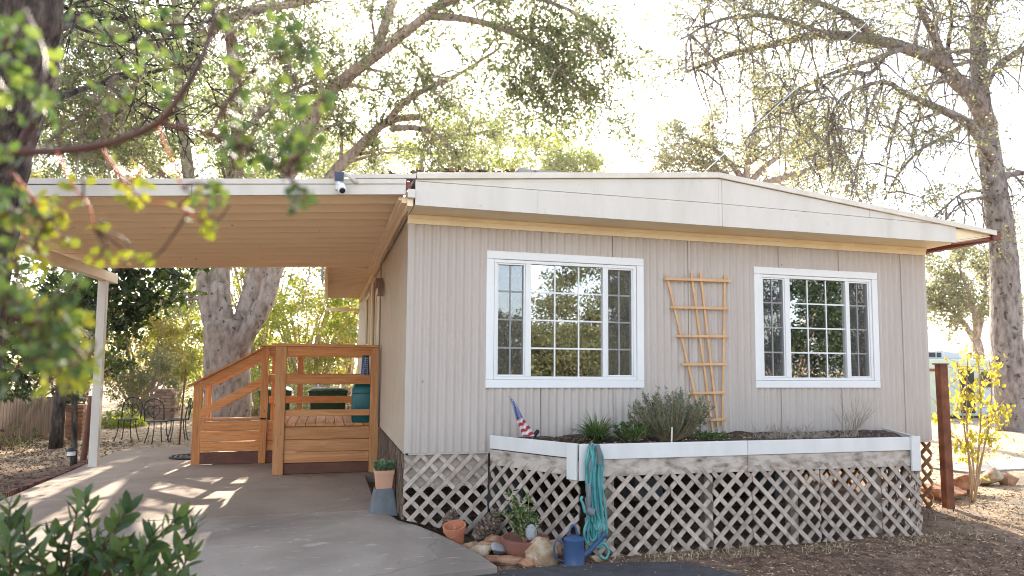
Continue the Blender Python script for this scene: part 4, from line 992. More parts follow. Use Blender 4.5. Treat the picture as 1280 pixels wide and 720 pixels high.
# planter plants
def soil_pt(x, y): return Vector((x, y, .82))
def grass_tuft(name, label, c, n, h, spreadr, m, wid=.008):
    t = thing(name, label, 'plant', c); mb = MB()
    for i in range(n):
        a = random.random()*6.28; out = random.uniform(.15, 1)**.7; L = h*random.uniform(.7, 1.2); d = Vector((cos(a), sin(a), 0)); sd = Vector((-sin(a), cos(a), 0)); p0 = c+d*.04*random.random(); k = len(mb.v); ns = 6
        for j in range(ns+1):
            s = j/ns; p = p0+d*(spreadr*out*s**1.25)+Vector((0, 0, L*(s*(1.15-.35*out)-.62*out*s*s*s)))
            w = wid*(1-s**2)*.5+.0006; mb.v += [tuple(p-sd*w), tuple(p+sd*w)]
        mb.f += [(k+2*j, k+2*j+1, k+2*j+3, k+2*j+2) for j in range(ns)]
    mb.build('blades', m, t); return t
grass_tuft('grass_tuft', 'spiky green grass clump behind the white planter board by hose', soil_pt(1.86, -.55), 260, .33, .44, L_GRASS, .014)
def herb(name, label, c, rad, h, nst, nl, leaf, ll, lw, stem=STEMT, lean=0):
    t = thing(name, label, 'plant', c); m = MB(); P, D = [], []
    for i in range(nst):
        a = random.random()*6.28; r = rad*random.random()**.5; tip = c+Vector((r*cos(a), r*sin(a)*.8, h*random.uniform(.55, 1.05)*(1-.35*(r/rad)**2)))
        ln = smooth_line([c+Vector((r*.15*cos(a), r*.15*sin(a), 0)), c.lerp(tip, .5)+Vector((r*.18*cos(a), r*.18*sin(a), 0)), tip], 4); m.tube(ln, taper(len(ln), .006, .002), 4, cap=False)
        for k in range(nl):
            f = random.uniform(.25, 1)*(len(ln)-1.001); i0 = int(f); p = ln[i0].lerp(ln[i0+1], f-i0); tg = (ln[i0+1]-ln[i0]).normalized()
            P.append(tuple(p+rvec()*.006)); D.append(tuple(tg*.7+rvec()*.9))
    m.build('stems', stem, t, smooth=True); leaves_obj('foliage', leaf, t, P, D, rng.uniform(.7, 1.2, len(P))*ll, lw); return t
herb('rosemary_bush', 'bushy grey green shrub in planter in front of the trellis', soil_pt(2.70, -.52), .46, .56, 170, 52, L_SAGE, .036, .010)
herb('rosemary_bush', 'low leafy green plant between the grass clump and grey bush', soil_pt(2.24, -.6), .22, .24, 34, 26, L_GREEN, .035, .024)
herb('ground_cover_plant', 'low green creeping plant right of the grey bush', soil_pt(3.12, -.55), .24, .10, 26, 22, L_GREEN, .03, .02)
MB().tube([aty(839.5, 553, -.93), aty(840, 534, -.93)], .008, 8).build('plant_marker', WHITE)
tag(bpy.data.objects['plant_marker'], 'thin pale stick standing in soil at the planter edge', 'stick')
def twigs(name, label, c, n, h, rx, ry, cat='dry plant', r=.0035):
    t = thing(name, label, cat, c, 'dry plants in the planter'); m = MB()
    for i in range(n):
        d = Vector((random.gauss(0, 1)*rx, random.gauss(0, 1)*ry, 1)).normalized(); p = c+Vector((random.uniform(-.5, .5)*rx*.4, random.uniform(-.5, .5)*ry*.3, 0))
        L = h*random.uniform(.5, 1); ln = wander(p, d, L, 6, .16); m.tube(ln, taper(7, r, r*.4), 4, cap=False)
        for k in range(5):
            j = random.randint(1, 5); m.tube(wander(ln[j], (ln[j+1]-ln[j]).normalized()+rvec()*.6, L*random.uniform(.1, .3), 3, .2), taper(4, r*.6, r*.3), 3, cap=False)
    m.build('twigs', STEMG, t); return t
twigs('dry_plant', 'tall dry bare stalks at the right end of the planter', soil_pt(5.05, -.45), 22, .50, .35, .3)
twigs('dry_plant', 'low mat of dead grey stems in the middle of the planter', soil_pt(4.05, -.6), 90, .22, 1.9, .6)
twigs('dry_plant', 'small patch of dead stems right of the mat', soil_pt(4.62, -.55), 40, .14, 1.6, .8)

# ------------------------------------------------------------------ right side: post, boulders, sapling, trailer
rp = atg(1186, 636); 
m = MB(); zt = aty(1182, 456, rp.y).z; b0 = rp+Vector((0, 0, -.1)); t0 = Vector((rp.x-.03, rp.y, zt))
m.hexa([b0+Vector(p) for p in ((-.07, -.05, 0), (.05, -.05, 0), (.05, -.035, 0), (-.07, -.035, 0))], [t0+Vector(p) for p in ((-.07, -.05, 0), (.05, -.05, 0), (.05, -.035, 0), (-.07, -.035, 0))])
m.hexa([b0+Vector(p) for p in ((-.055, -.034, 0), (-.04, -.034, 0), (-.04, .05, 0), (-.055, .05, 0))], [t0+Vector(p) for p in ((-.055, -.034, 0), (-.04, -.034, 0), (-.04, .05, 0), (-.055, .05, 0))])
tag(m.build('steel_post', RUST, bevel=.004), 'tall rusty brown steel post beside the yellow sapling', 'post')
m = MB(); m.box(t0.x-.085, t0.x+.06, t0.y-.06, t0.y+.06, zt+.001, zt+.018); o = m.build('post_cap', RUST, bpy.data.objects['steel_post'], bevel=.004)
for i, (u, v, w, h, mt, lb) in enumerate(((1176, 624, .34, .20, ROCKR, 'large orange boulder behind the rusty post at lattice end'), (1203, 618, .30, .24, ROCKR, 'rounded orange boulder between the rusty post and yellow sapling'), (1236, 606, .24, .22, ROCK, 'upright tan rock just right of the sapling stem'), (1260, 606, .20, .15, ROCKR, 'small rusty rock farthest right of the sapling row'))):
    p = atg(u, v); boulder('boulder', lb, (p.x, p.y, p.z+h*.45), (w, w*.7, h*.8), mt, 40+i, 'boulders along the path')
random.seed(33)
sp_ = thing('yellow_sapling', 'slender sapling with bright yellow autumn leaves by the rusty post', 'young tree', atg(1215, 628))
def sapling():
    m = MB(); P, D = [], []; dd = float(np.dot(np.array(sp_.location)-CAM, FW))
    for pts in ([(1213, 630), (1214, 590), (1206, 540), (1200, 480), (1196, 450)], [(1217, 630), (1222, 580), (1226, 520), (1224, 470), (1222, 435)], [(1214, 628), (1216, 575), (1200, 552), (1186, 540), (1172, 500)], [(1218, 628), (1230, 560), (1242, 520), (1256, 500)], [(1216, 628), (1210, 560), (1208, 500), (1210, 440)], [(1220, 600), (1234, 540), (1240, 480), (1236, 450)]):
        w = dd+random.uniform(-.2, .3); ln = smooth_line([atd(u, v, w+.25*random.uniform(-1, 1)) for u, v in pts], 5); ln[0] = Vector(sp_.location)+Vector((random.uniform(-.04, .04), 0, -.02))
        m.tube(ln, taper(len(ln), .014, .004), 6)
        for i in range(6, len(ln)-1):
            for q in range(4):
                if random.random() < .28: continue
                tw = wander(ln[i], rvec()*.8+Vector((0, 0, .1)), random.uniform(.10, .34), 3, .3, -.12); m.tube(tw, taper(4, .004, .002), 3, cap=False)
                for z in range(3): P.append(tuple(tw[random.randint(1, 3)]+rvec()*.02)); D.append(tuple(rvec()*.5+Vector((0, 0, -.8))))
    m.build('stems', STEMT, sp_, smooth=True); leaves_obj('foliage', L_YEL, sp_, P, D, rng.uniform(.04, .10, len(P)), rng.uniform(.025, .05, len(P)), detail=1, droop=.35, fold=.45)
sapling()

def frame(u, v, w, ang=0.):
    o = atd(u, v, w); ex = Vector((cos(YAW+ang), -sin(YAW+ang), 0)); ey = Vector((sin(YAW+ang), cos(YAW+ang), 0))
    return lambda m: setattr(m, 'v', [tuple(o+ex*a+ey*b+Vector((0, 0, c))) for a, b, c in m.v]) or m
tp_ = atd(1205, 520, 25); tl = thing('travel_trailer', 'mint green and grey travel trailer with roof air conditioner', 'trailer', (tp_.x, tp_.y, ground_z(tp_.x, tp_.y)))
fr = frame(1205, 520, 25)
m = MB(); W_ = 4.6; m.prism([(-2.2, 0, .0), (1.45, 0, .0), (1.62, 0, .35), (1.62, 0, 1.7), (1.45, 0, 2.08), (-2.2, 0, 2.08)], (0, 2.2, 0)); fr(m).build('body', MINT, tl, bevel=.05)
m = MB()
for k in range(9): m.box(-2.19, 1.40, -.012, -.001, .28+k*.2, .30+k*.2)
fr(m).build('rib', MINT, tl)
m = MB(); m.box(.55, 1.60, -.03, -.001, .12, .95); fr(m).build('panel', PALE, tl, bevel=.02)
m = MB(); m.box(-.1, .42, -.03, -.001, .1, 1.72); fr(m).build('door', CHALK, tl, bevel=.02)
m = MB(); m.box(.62, 1.40, -.03, -.001, 1.05, 1.62); w_ = fr(m).build('window', DGLASS, tl)
m = MB(); m.box(-1.35, -.95, -.035, -.001, 1.62, 1.72); fr(m).build('marker_light', RUST, tl)
m = MB(); m.prism([(-1.25, .4, 2.081), (.32, .4, 2.081), (.18, .4, 2.32), (-.5, .4, 2.40), (-1.22, .4, 2.36)], (0, 1.2, 0)); ac = fr(m).build('air_conditioner', PALE, tl, bevel=.03)
m = MB(); m.box(-1.0, -.72, .38, .399, 2.15, 2.32).box(-.66, -.5, .38, .399, 2.15, 2.32); fr(m).build('grille', BLACK, ac)
m = MB(); m.box(-2.1, 1.7, .1, 2.1, -.35, -.002); fr(m).build('chassis', CHALK, tl)
m = MB()
for sx in (-.9, 1.2):
    m = MB(); m.tube([(sx, .02, -.22), (sx, .25, -.22)], .34, 20); fr(m).build('wheel', BLACK, tl, smooth='auto')

# ------------------------------------------------------------------ left side: fence, stakes, light, chairs, brick pier
fp = [atg(-30, 568), atg(0, 560), atg(66, 543)]
A_, B_ = fp[1]+(fp[1]-fp[2])*.8, fp[2]
fn = thing('picket_fence', 'weathered brown picket fence behind the mulch bed', 'fence', A_)
Lf = (B_-A_).length; n = int(Lf/.145); dF = (B_-A_)/n
mt = MB()
for i in range(n):
    p = A_+dF*(i+.05); q = A_+dF*(i+.93); zt = random.uniform(.74, .86); z0 = ground_z(p.x, p.y)
    pk = MB(); pk.prism([(p.x, p.y, z0-.05), (q.x, q.y, z0-.05), (q.x, q.y, zt), ((p.x+q.x)/2, (p.y+q.y)/2, zt+.05), (p.x, p.y, zt)], (-.02, -.004, 0)); pk.build('picket', FENCEW, fn)
rr = MB(); off = Vector((-.05, -.0, 0))
for z in (.18, .6): rr.bar(A_+off+Vector((0, 0, z)), B_+off+Vector((0, 0, z)), .04, .08)
rr.build('rail', FENCEW, fn)
def at_base(u, v): return atg(u, v)
bpier = at_base(80, 555); bpier = Vector((bpier.x, bpier.y+.6, bpier.z))
m = MB()
for k in range(9):
    for s in (0, 1): z = bpier.z+k*.085; m.box(bpier.x-.16+.16*s+.004, bpier.x+.16*s-.004, bpier.y-.12, bpier.y+.12, z+.004, z+.08)
tag(m.build('brick_pillar', mat('orange_brick', [(.20, .09, .045), (.30, .14, .07)], 7, .9, .5, 30, island=.3), bevel=.006), 'short stacked brick pillar at the end of the picket fence', 'brick pillar')
for i, (u, v, r) in enumerate(((58, 546, .14), (68, 549, .11), (78, 552, .12), (52, 540, .13), (72, 538, .12), (62, 534, .10))):
    p = at_base(u, v+4); boulder('stacked_stone', ['pinkish stone at the foot of the picket fence', 'small pale stone nearest the brick pillar foot', 'round stone in front of the brick pillar', 'dark stone under the picket fence end', 'grey stone on top of the pile by the brick pillar', 'small stone topping the pile beside the fence'][i], (p.x, p.y, p.z+(.08 if i < 3 else .22)), (r, r*.8, r*.7), ROCKG if i % 2 else ROCK, 60+i, 'stones piled by the fence end')
random.seed(5)
# low stick plant by the fence
herb('weedy_shrub', 'small dark twiggy shrub growing before the picket fence', atg(24, 566), .35, .62, 16, 16, L_DARK, .05, .03)
# stakes
for pts, r, mt_, nm, lb in (([(93, 586), (93, 540), (93, 495)], .042, BARKD, 'stake', 'dark upright stake standing by the path light'), ([(103, 580), (109, 540), (114, 495)], .045, REDWOOD, 'stake', 'reddish brown stake leaning beside the carport post')):
    b = atg(*pts[0]); w = float(np.dot(np.array(b)-CAM, FW)); ln = [b+Vector((0, 0, -.05))]+[atd(u, v, w) for u, v in pts[1:]]
    tag(MB().tube(smooth_line(ln, 3), r, 8, lump=.08).build(nm, mt_, smooth=True), lb, 'stake', 'stakes left of the carport post')
b = atg(224, 556); ln = [b, atd(224, 556-95, float(np.dot(np.array(b)-CAM, FW)))]; ln[1] += Vector((.12, 0, 0))
tag(MB().tube(ln, .016, 8).build('rusty_rod', RUST, smooth=True), 'thin rusty rod standing beside the wire chairs', 'rod')
b = atg(88, 588); pl_ = thing('path_light', 'small black path light with white lens by the brick edging', 'path light', b)
MB().tube([b+Vector((0, 0, -.05)), b+Vector((0, 0, .22))], .011, 10).build('stem', BLACK, pl_, smooth=True)
MB().lathe([(.04, .221), (.055, .225), (.055, .285), (.04, .29)], b, 20).build('lens', VINYL, pl_, smooth='auto')
hd = MB().lathe([(.05, .2905), (.082, .292), (.080, .305), (.035, .335), (0, .337)], b, 20).build('cap', BLACK, pl_, smooth='auto')
MB().lathe([(.03, .205), (.06, .208), (.06, .2205), (.03, .2205)], b, 20).build('collar', BLACK, pl_, smooth='auto')

def chair(u, v, rot, lb):
    c = atg(u, v); t = thing('wire_chair', lb, 'chair', c, 'wrought iron chairs on the back patio'); Rz = Matrix.Rotation(rot, 3, 'Z')
    tf = lambda p: c+Rz@Vector(p)
    m = MB(); m.tube([tf((.2*cos(a), .2*sin(a), .45)) for a in [i*pi/12 for i in range(25)]], .013, 6); m.lathe([(0, .447), (.19, .447), (.19, .455), (0, .455)], c, 20); m.build('seat', WIRE, t, smooth=True)
    for a in (45, 135, 225, 315):
        x, y = .17*cos(radians(a)), .17*sin(radians(a)); MB().tube(smooth_line([tf((x, y, .445)), tf((x*1.05, y*1.05, .25)), tf((x*1.45, y*1.45, .0))], 4), .011, 6).build('leg', WIRE, t, smooth=True)
    m = MB(); arc = [(-.19, .16, .45), (-.20, .20, .68)]+[(-.20*cos(a), .22, .70+.20*sin(a)) for a in [i*pi/10 for i in range(11)]]+[(.20, .20, .68), (.19, .16, .45)]
    m.tube([tf(p) for p in arc], .012, 6)
    for s in (-1, 1):
        sc_ = [(s*.0, .20, .50), (s*.09, .205, .58), (s*.12, .21, .68), (s*.07, .215, .76), (s*.02, .215, .72), (s*.05, .215, .67)]; m.tube([tf(p) for p in smooth_line(sc_, 5)], .008, 5)
    m.tube([tf((0, .2, .47)), tf((0, .22, .89))], .008, 5); m.build('backrest', WIRE, t, smooth=True)
chair(158, 551, radians(-10), 'wire chair standing alone left of the other two')
chair(196, 554, radians(35), 'middle wire chair, overlapping the one by the stairs')
chair(222, 551, radians(-70), 'wire chair nearest the porch stairs post')
gp = at_base(200, 540); gp = atd(200, 540, 19.5); gz_ = ground_z(gp.x, gp.y)
m = MB()
for k in range(10):
    for s in range(2):
        off = .0 if k % 2 else .12; x = gp.x-.25+s*.28+off; m.box(x+.004, x+.272, gp.y-.25, gp.y+.25, gz_+k*.092+.004, gz_+k*.092+.088)
tag(m.build('brick_grill', BRICKP, bevel=.005), 'pale brick structure standing among the shrubs behind the chairs', 'brick structure')
# wire fence far behind the porch
wf = thing('wire_fence', 'pale wire fence with thin posts behind the green bins', 'fence', (-2.5, 13.2, ground_z(-2.5, 13)))
m = MB()
for i in range(5): m.tube([(-2+i*1.0, 13.2, -.1), (-2+i*1.0, 13.2, 1.25)], .02, 6)
m.build('posts', PALE, wf, smooth=True); m = MB()
for z in [.15+.14*i for i in range(8)]: m.tube([(-2, 13.19, z), (2, 13.19, z)], .007, 4)
for i in range(27): m.tube([(-2+i*.15, 13.195, .15), (-2+i*.15, 13.195, 1.13)], .004, 3)
m.build('mesh_wire', PALE, wf)

# roof clutter and overhead cable
m = MB(); a = aty(648, 214, -.3); b = aty(757, 213, -.3); m.box(a.x, b.x, -.30, .55, roof_z((a.x+b.x)/2)-.06, roof_z((a.x+b.x)/2)+.075); tag(m.build('roof_panel', SHINGLE, bevel=.01), 'low flat grey panel lying on the roof', 'roof panel')
P, D = [], []
for i in range(600):
    x = random.gauss(.55, .42); y = random.uniform(-.42, .15); h = .045*math.exp(-((x-.45)/.5)**2); P.append((x, y, 3.47+.084*x+random.random()*h)); D.append(tuple(rvec()*Vector((1, 1, .35))))
keep = [i for i in range(len(P)) if -.5 < P[i][0] < 1.9]; P = [P[i] for i in keep]; D = [D[i] for i in keep]
stuff(leaves_obj('roof_leaf_litter', mat('roof_leaves', [(.12, .065, .04), (.22, .13, .08)], 5, .9, 0, island=.4), None, P, D, .07, .045), 'drift of fallen brown leaves piled on the roof edge', 'leaf litter')
a = atd(878, 214, 13.5); b = atd(1108, 4, 16); c = atd(1250, -140, 18)
tag(MB().tube(smooth_line([a+Vector((0, 0, -.05)), a.lerp(b, .5)+Vector((0, 0, -.06)), b, c], 6), .009, 6).build('service_cable', PALE, smooth=True), 'pale overhead cable running up from the roof to the right', 'cable')

# ------------------------------------------------------------------ trees
def LP(pts, w0, w1=None):
    n = len(pts); w1 = w0 if w1 is None else w1
    return [atd(u, v, w0+(w1-w0)*i/(n-1)) for i, (u, v) in enumerate(pts)]
# big oak behind the carport
W0 = 17.
base = atd(284, 540, W0); base.z = ground_z(base.x, base.y)-.05
def L(pts, w0, w1, r0, r1, d): return (LP(pts, w0, w1), r0, r1, d)
bl = [base]+LP([(284, 505), (284, 455)], W0)
limbs = [([base, atd(284, 500, W0), atd(284, 430, W0), atd(282, 400, W0)], .60, .50, 0),
 ([atd(284, 450, W0), atd(262, 400, W0), atd(252, 333, W0), atd(243, 270, W0-.2), atd(227, 150, W0-.4), atd(222, 60, W0-.5), atd(218, -60, W0-1)], .21, .09, 1.1),
 ([atd(284, 440, W0), atd(276, 380, W0), atd(276, 333, W0+.3), atd(290, 250, W0+.4), atd(297, 170, W0), atd(288, 40, W0-.5), atd(256, -30, W0-1.2)], .30, .10, .9),
 ([atd(290, 440, W0), atd(312, 380, W0+.2), atd(322, 333, W0+.4), atd(352, 240, W0+.6), atd(400, 130, W0+.6), atd(460, 77, W0), atd(533, 20, W0-.8), atd(600, -40, W0-2)], .29, .08, 1.2),
 ([atd(290, 445, W0-.2), atd(330, 380, W0), atd(345, 333, W0+.2), atd(380, 268, W0+.6), atd(418, 216, W0+1), atd(445, 188, W0+1), atd(484, 152, W0+1), atd(528, 146, W0+1.2)], .25, .08, .9),
 (LP([(484, 154), (505, 128), (540, 108), (575, 92), (625, 60)], W0+1, W0-.5), .11, .03, 1.1),
 (LP([(488, 160), (520, 160), (542, 166), (552, 172)], W0+1, W0+1), .10, .03, .5),
 (LP([(528, 214), (528, 190), (540, 176), (568, 170), (610, 165)], W0+3, W0+4), .07, .03, 1.),
 (LP([(230, 90), (244, 60), (262, 38), (290, 22), (330, 10), (370, 4), (440, -20)], W0-.5, W0-2), .15, .07, .9),
 (LP([(225, 75), (180, 50), (120, 30), (40, 20)], W0-.5, W0-3), .11, .04, 1.),
 (LP([(230, 130), (190, 130), (140, 140), (95, 150)], W0-.3, W0-2), .06, .03, 1.1),
 (LP([(240, 250), (180, 200), (120, 180)], W0, W0+1.5), .09, .03, 1.1),
 (LP([(533, 20), (590, 25), (650, 45), (700, 80), (735, 130)], W0-.8, W0-2), .10, .025, 1.3),
 (LP([(540, 12), (600, -10), (680, 0), (745, 30)], W0-.8, W0-3), .10, .025, 1.1),
 (LP([(470, 70), (500, -20), (560, -90), (660, -120)], W0, W0-2), .14, .03, .9),
 (LP([(297, 170), (340, 130), (370, 110), (420, 90)], W0, W0+1.5), .08, .03, 1.2)]
oak_limbs = limbs
tree('oak_tree', 'large oak with several pale trunks behind the carport and porch', limbs, BARK, L_OAK, nsec=17, ntw=9, nleaf=26, lsize=.088, base=base, up=.1, bare=2, spread=.2,
     extra=[(atd(150, 90, 16), 2.4, 360), (atd(120, 30, 17), 2.2, 200), (atd(340, 60, 18), 2.2, 260), (atd(470, 40, 18), 1.6, 110), (atd(520, 120, 18), 1.1, 60), (atd(400, 150, 19), 1.5, 120), (atd(620, 50, 15.5), 1.6, 130), (atd(690, 70, 15.5), 1.3, 110), (atd(640, 130, 15.5), .9, 50), (atd(690, 150, 15), .7, 30), (atd(200, -120, 16), 3.6, 230), (atd(100, 190, 18), 1.9, 200), (atd(300, 190, 19), 1.5, 120)])
# right oak
WR0 = 20.
rb = atd(1268, 555, WR0); rb.z = ground_z(rb.x, rb.y)-.1
rl = [([rb, atd(1264, 500, WR0), atd(1258, 420, WR0), atd(1256, 330, WR0), atd(1244, 240, WR0), atd(1234, 170, WR0), atd(1224, 118, WR0), atd(1222, 80, WR0), atd(1221, 30, WR0-.2), atd(1222, -60, WR0-1)], .48, .13, .35),
 (LP([(1236, 160), (1218, 122), (1194, 100), (1175, 78), (1116, 55), (1034, 43), (975, 53), (909, 70), (858, 90)], WR0, WR0-3), .27, .03, 1.5),
 (LP([(1221, 60), (1235, 10), (1255, -40)], WR0, WR0-1), .10, .05, .6),
 (LP([(1178, 82), (1168, 45), (1150, 10), (1125, -50)], WR0-.6, WR0-2), .15, .06, 1.),
 (LP([(1228, 125), (1232, 105), (1248, 82), (1282, 60), (1340, 40)], WR0, WR0-1), .15, .06, .9),
 (LP([(1244, 215), (1234, 188), (1215, 160), (1196, 146), (1167, 133), (1131, 117), (1104, 102), (1053, 121), (1034, 160)], WR0, WR0-3), .17, .02, 1.0),
 (LP([(1205, 155), (1180, 172), (1152, 186), (1125, 215), (1105, 250)], WR0-.5, WR0-1.5), .07, .02, .5),
 (LP([(1100, 55), (1060, 20), (1010, 0), (940, -10), (880, 0)], WR0-2, WR0-4), .10, .03, 1.5),
 (LP([(1130, 60), (1090, 75), (1020, 100), (960, 140), (930, 180)], WR0-1.5, WR0-3.5), .08, .02, 1.),
 (LP([(1131, 117), (1120, 150), (1112, 190), (1105, 230)], WR0-1.8, WR0-2.2), .045, .012, .5), (LP([(1104, 102), (1085, 140), (1080, 180), (1070, 215)], WR0-2.2, WR0-2.6), .045, .012, .5), (LP([(1180, 140), (1150, 150), (1140, 185), (1145, 215)], WR0-1, WR0-1.5), .04, .012, .5), (LP([(1060, 118), (1040, 150), (1028, 185), (1000, 200)], WR0-2.8, WR0-3.2), .04, .012, .7), (LP([(1116, 55), (1090, 90), (1060, 90), (1010, 120), (985, 150)], WR0-1.5, WR0-3), .06, .015, 1.),
 (LP([(1194, 100), (1185, 60), (1190, 20), (1180, -20)], WR0-.3, WR0-1.2), .08, .03, .9), (LP([(1250, 245), (1215, 238), (1190, 250), (1170, 270)], WR0, WR0-.8), .05, .012, .6),
 (LP([(1246, 222), (1282, 216), (1330, 220)], WR0, WR0), .10, .04, .6),
 (LP([(1250, 250), (1205, 250), (1180, 280)], WR0, WR0-1), .05, .015, .4),
 (LP([(1034, 43), (960, 20), (900, 25), (850, 50)], WR0-2.5, WR0-4), .07, .02, 1.3),
 (LP([(1222, -10), (1180, -60), (1110, -90)], WR0-1, WR0-3), .10, .03, 1.2)]
tree('oak_tree', 'spreading grey oak with drooping bare twigs right of the house', rl, BARKG, L_OAKY, nsec=13, ntw=9, nleaf=14, lsize=.078, base=rb, up=.05, bare=15, droop=.06, tl=(.4, 1.),
     extra=[(atd(1260, 30, 20), 1.7, 80), (atd(900, 40, 16.5), 1.4, 90), (atd(1000, 15, 16.5), 1.5, 90), (atd(1100, 20, 17.5), 1.4, 70), (atd(1120, 110, 18.5), 1.2, 20), (atd(1265, 300, 21), 1.2, 40), (atd(980, 110, 17), 1.2, 25), (atd(850, 90, 16.5), .9, 30), (atd(1060, 30, 17.5), 1.3, 40), (atd(1200, 20, 19), 1.3, 50), (atd(940, 75, 17), 1.0, 30)])
# smaller yellowing tree behind the roof
yb = atd(935, 470, 27); yb.z = ground_z(yb.x, yb.y)
tree('oak_tree', 'smaller yellowing oak whose crown shows above the roof ridge', [([yb, atd(935, 300, 27), atd(930, 230, 27)], .3, .24, 0)]+[(LP(p, 27, 27+random.uniform(-2, 2)), .16, .03, 1.2) for p in ([(930, 232), (915, 205), (880, 180), (830, 165)], [(932, 232), (935, 200), (945, 160), (940, 125)], [(932, 235), (960, 205), (1000, 180), (1030, 165)], [(932, 235), (980, 222), (1020, 210), (1060, 205)], [(930, 235), (900, 215), (860, 200), (815, 195)])],
     BARK, L_OAKY, nsec=16, ntw=9, nleaf=22, lsize=.12, sl=(1., 2.6), base=yb, droop=.0, spread=.4)
# trees further right seen under the eave
tb = atd(1222, 500, 30); tb.z = ground_z(tb.x, tb.y)
tree('oak_tree', 'far olive oak seen under the right eave, between house and big trunk', [([tb, atd(1224, 450, 30), atd(1220, 425, 30)], .28, .2, 0)]+[(LP(p, 30, 30+random.uniform(-2, 2)), .15, .03, 1.4) for p in ([(1220, 428), (1205, 405), (1185, 385), (1160, 372)], [(1221, 425), (1218, 390), (1205, 350), (1195, 325)], [(1221, 425), (1228, 390), (1232, 355), (1228, 330)])],
     BARK, L_OAKY, nsec=15, ntw=9, nleaf=22, lsize=.13, base=tb, sl=(1., 2.4), spread=.4)
# dark trunk on the left, near
d0 = [(-66, 640), (-46, 420), (-32, 310), (-17, 240), (-8, 185), (18, 105), (34, 30), (38, -80)]
wd = 5.2; ln = LP(d0, wd, wd-.4); ln[0].z = ground_z(ln[0].x, ln[0].y)-.1
tree('dark_oak', 'dark rough barked leaning trunk at the left edge of the carport', [(ln, .27, .21, .0), (LP([(34, 60), (90, 25), (150, 20), (230, 50)], wd-.3, wd+1.5), .055, .015, .8), (LP([(20, 150), (80, 120), (140, 100), (210, 85)], wd, wd+2), .035, .01, .7), (LP([(30, -40), (120, -60), (220, -80), (330, -90)], wd, wd+2), .08, .015, 1.2)], BARKD, L_OAK, nsec=12, ntw=8, nleaf=16, lsize=.05, sl=(.5, 1.5), tl=(.25, .6), base=ln[0], bare=0, spread=.2)
# dark broad leaved tree left of the post
db = atg(62, 560); db = atd(70, 545, 13); db.z = ground_z(db.x, db.y)
tree('broadleaf_tree', 'dark broad leaved tree with drooping foliage behind the carport post', [([db, atd(78, 480, 13), atd(90, 420, 13), atd(110, 370, 13)], .12, .07, .1)]+[(LP(p, 13, 13+random.uniform(-1, 1)), .06, .015, 1.2) for p in ([(95, 385), (130, 360), (165, 355), (205, 375)], [(110, 370), (150, 335), (200, 330), (236, 350)], [(100, 385), (70, 370), (30, 380), (0, 400)], [(110, 365), (120, 320), (170, 300), (230, 310)], [(88, 420), (50, 430), (15, 445)], [(92, 400), (115, 385), (140, 395)])],
     BARKD, L_DARK, nsec=9, ntw=6, nleaf=9, lsize=.14, sl=(.4, .9), tl=(.25, .5), droop=.2, base=db, up=0, spread=.16,
     extra=[(atd(40, 420, 13), .7, 40), (atd(120, 360, 13), .55, 30)])

E2 = lambda u, v, w: tuple(atd(u, v, w))
bush('golden_shrub', 'golden leaved thicket behind the wire chairs', E2(175, 430, 22), (1.7, 1.2, 2.1), L_GOLD, STEMT, 150, 60, .10, clump=.36, flat=.4)
bush('golden_shrub', 'tall yellow green thicket left of the big oak trunk', E2(225, 400, 24), (1.2, 1.2, 2.4), L_LIME, STEMT, 110, 60, .11, clump=.40, flat=.4)
bush('dark_hedge', 'dark green hedge rising behind the picket fence', E2(20, 425, 18), (3.0, 1.2, 2.3), L_DARK, BARKD, 150, 60, .13, clump=.45, cat='hedge')
bush('grey_shrub', 'dull olive shrub behind the brick structure', E2(185, 480, 20.5), (1.25, .8, 1.1), L_OAKY, STEMG, 90, 70, .07, clump=.26)
bush('low_shrub', 'low bright yellow green shrub beside the lone wire chair', E2(152, 533, 17.5), (.55, .5, .42), L_LIME, STEMT, 50, 40, .07, clump=.16, cat='bush')
bush('golden_shrub', 'bright lime thicket right of the oak, above the porch rail', E2(390, 400, 25), (2.0, 1.5, 2.4), L_LIME, STEMT, 170, 60, .11, clump=.42, flat=.3)
bush('golden_shrub', 'golden thicket filling the gap beside the house side wall', E2(440, 440, 27), (1.7, 1.5, 2.3), L_GOLD, STEMT, 130, 60, .12, clump=.42, flat=.3)
bush('golden_shrub', 'pale golden tree seen high between ceiling and oak trunk', E2(380, 345, 33), (3.2, 2., 2.8), L_GOLD, BARK, 150, 60, .15, clump=.6, flat=.3)
bush('low_shrub', 'lime green undergrowth below the oak behind the stairs', E2(320, 500, 22), (2.2, 1, 1.1), L_LIME, STEMT, 110, 55, .09, clump=.3)
bush('golden_shrub', 'wide yellow thicket farther back behind the oak trunk', E2(270, 410, 32), (3.6, 2, 3.2), L_LIME, BARK, 170, 60, .15, clump=.6, flat=.3)
for u, v, w, r, lf, lb in ((565, 188, 33, (3.2, 2.5, 2.2), L_LIME, 'fresh green treetop rising behind the middle of the roof'), (660, 195, 36, (3.2, 2.5, 2.0), L_LIME, 'green treetop behind the low panel on the roof'), (720, 212, 34, (1.8, 2., 1.2), L_LIME, 'small yellow treetop near the right end of roof panel'), (110, 200, 30, (5., 3, 4.), L_GOLD, 'golden treetop seen through branches above the carport left end'), (330, 170, 34, (5, 3, 4.), L_LIME, 'yellow green treetop seen through branches above carport middle'), (440, 208, 38, (3.0, 2.5, 1.7), L_OAKY, 'olive treetop above the carport right end')):
    bush('background_tree', lb, E2(u, v, w), r, lf, BARK, int(50*r[0]), 60, .15, clump=.55, cat='tree', group='treetops behind the roof', hollow=.2)
bush('distant_tree', 'far olive tree at the right edge of the picture', E2(1275, 330, 36), (2.2, 2, 4.), L_OAKY, BARK, 110, 50, .14, clump=.55, cat='tree')
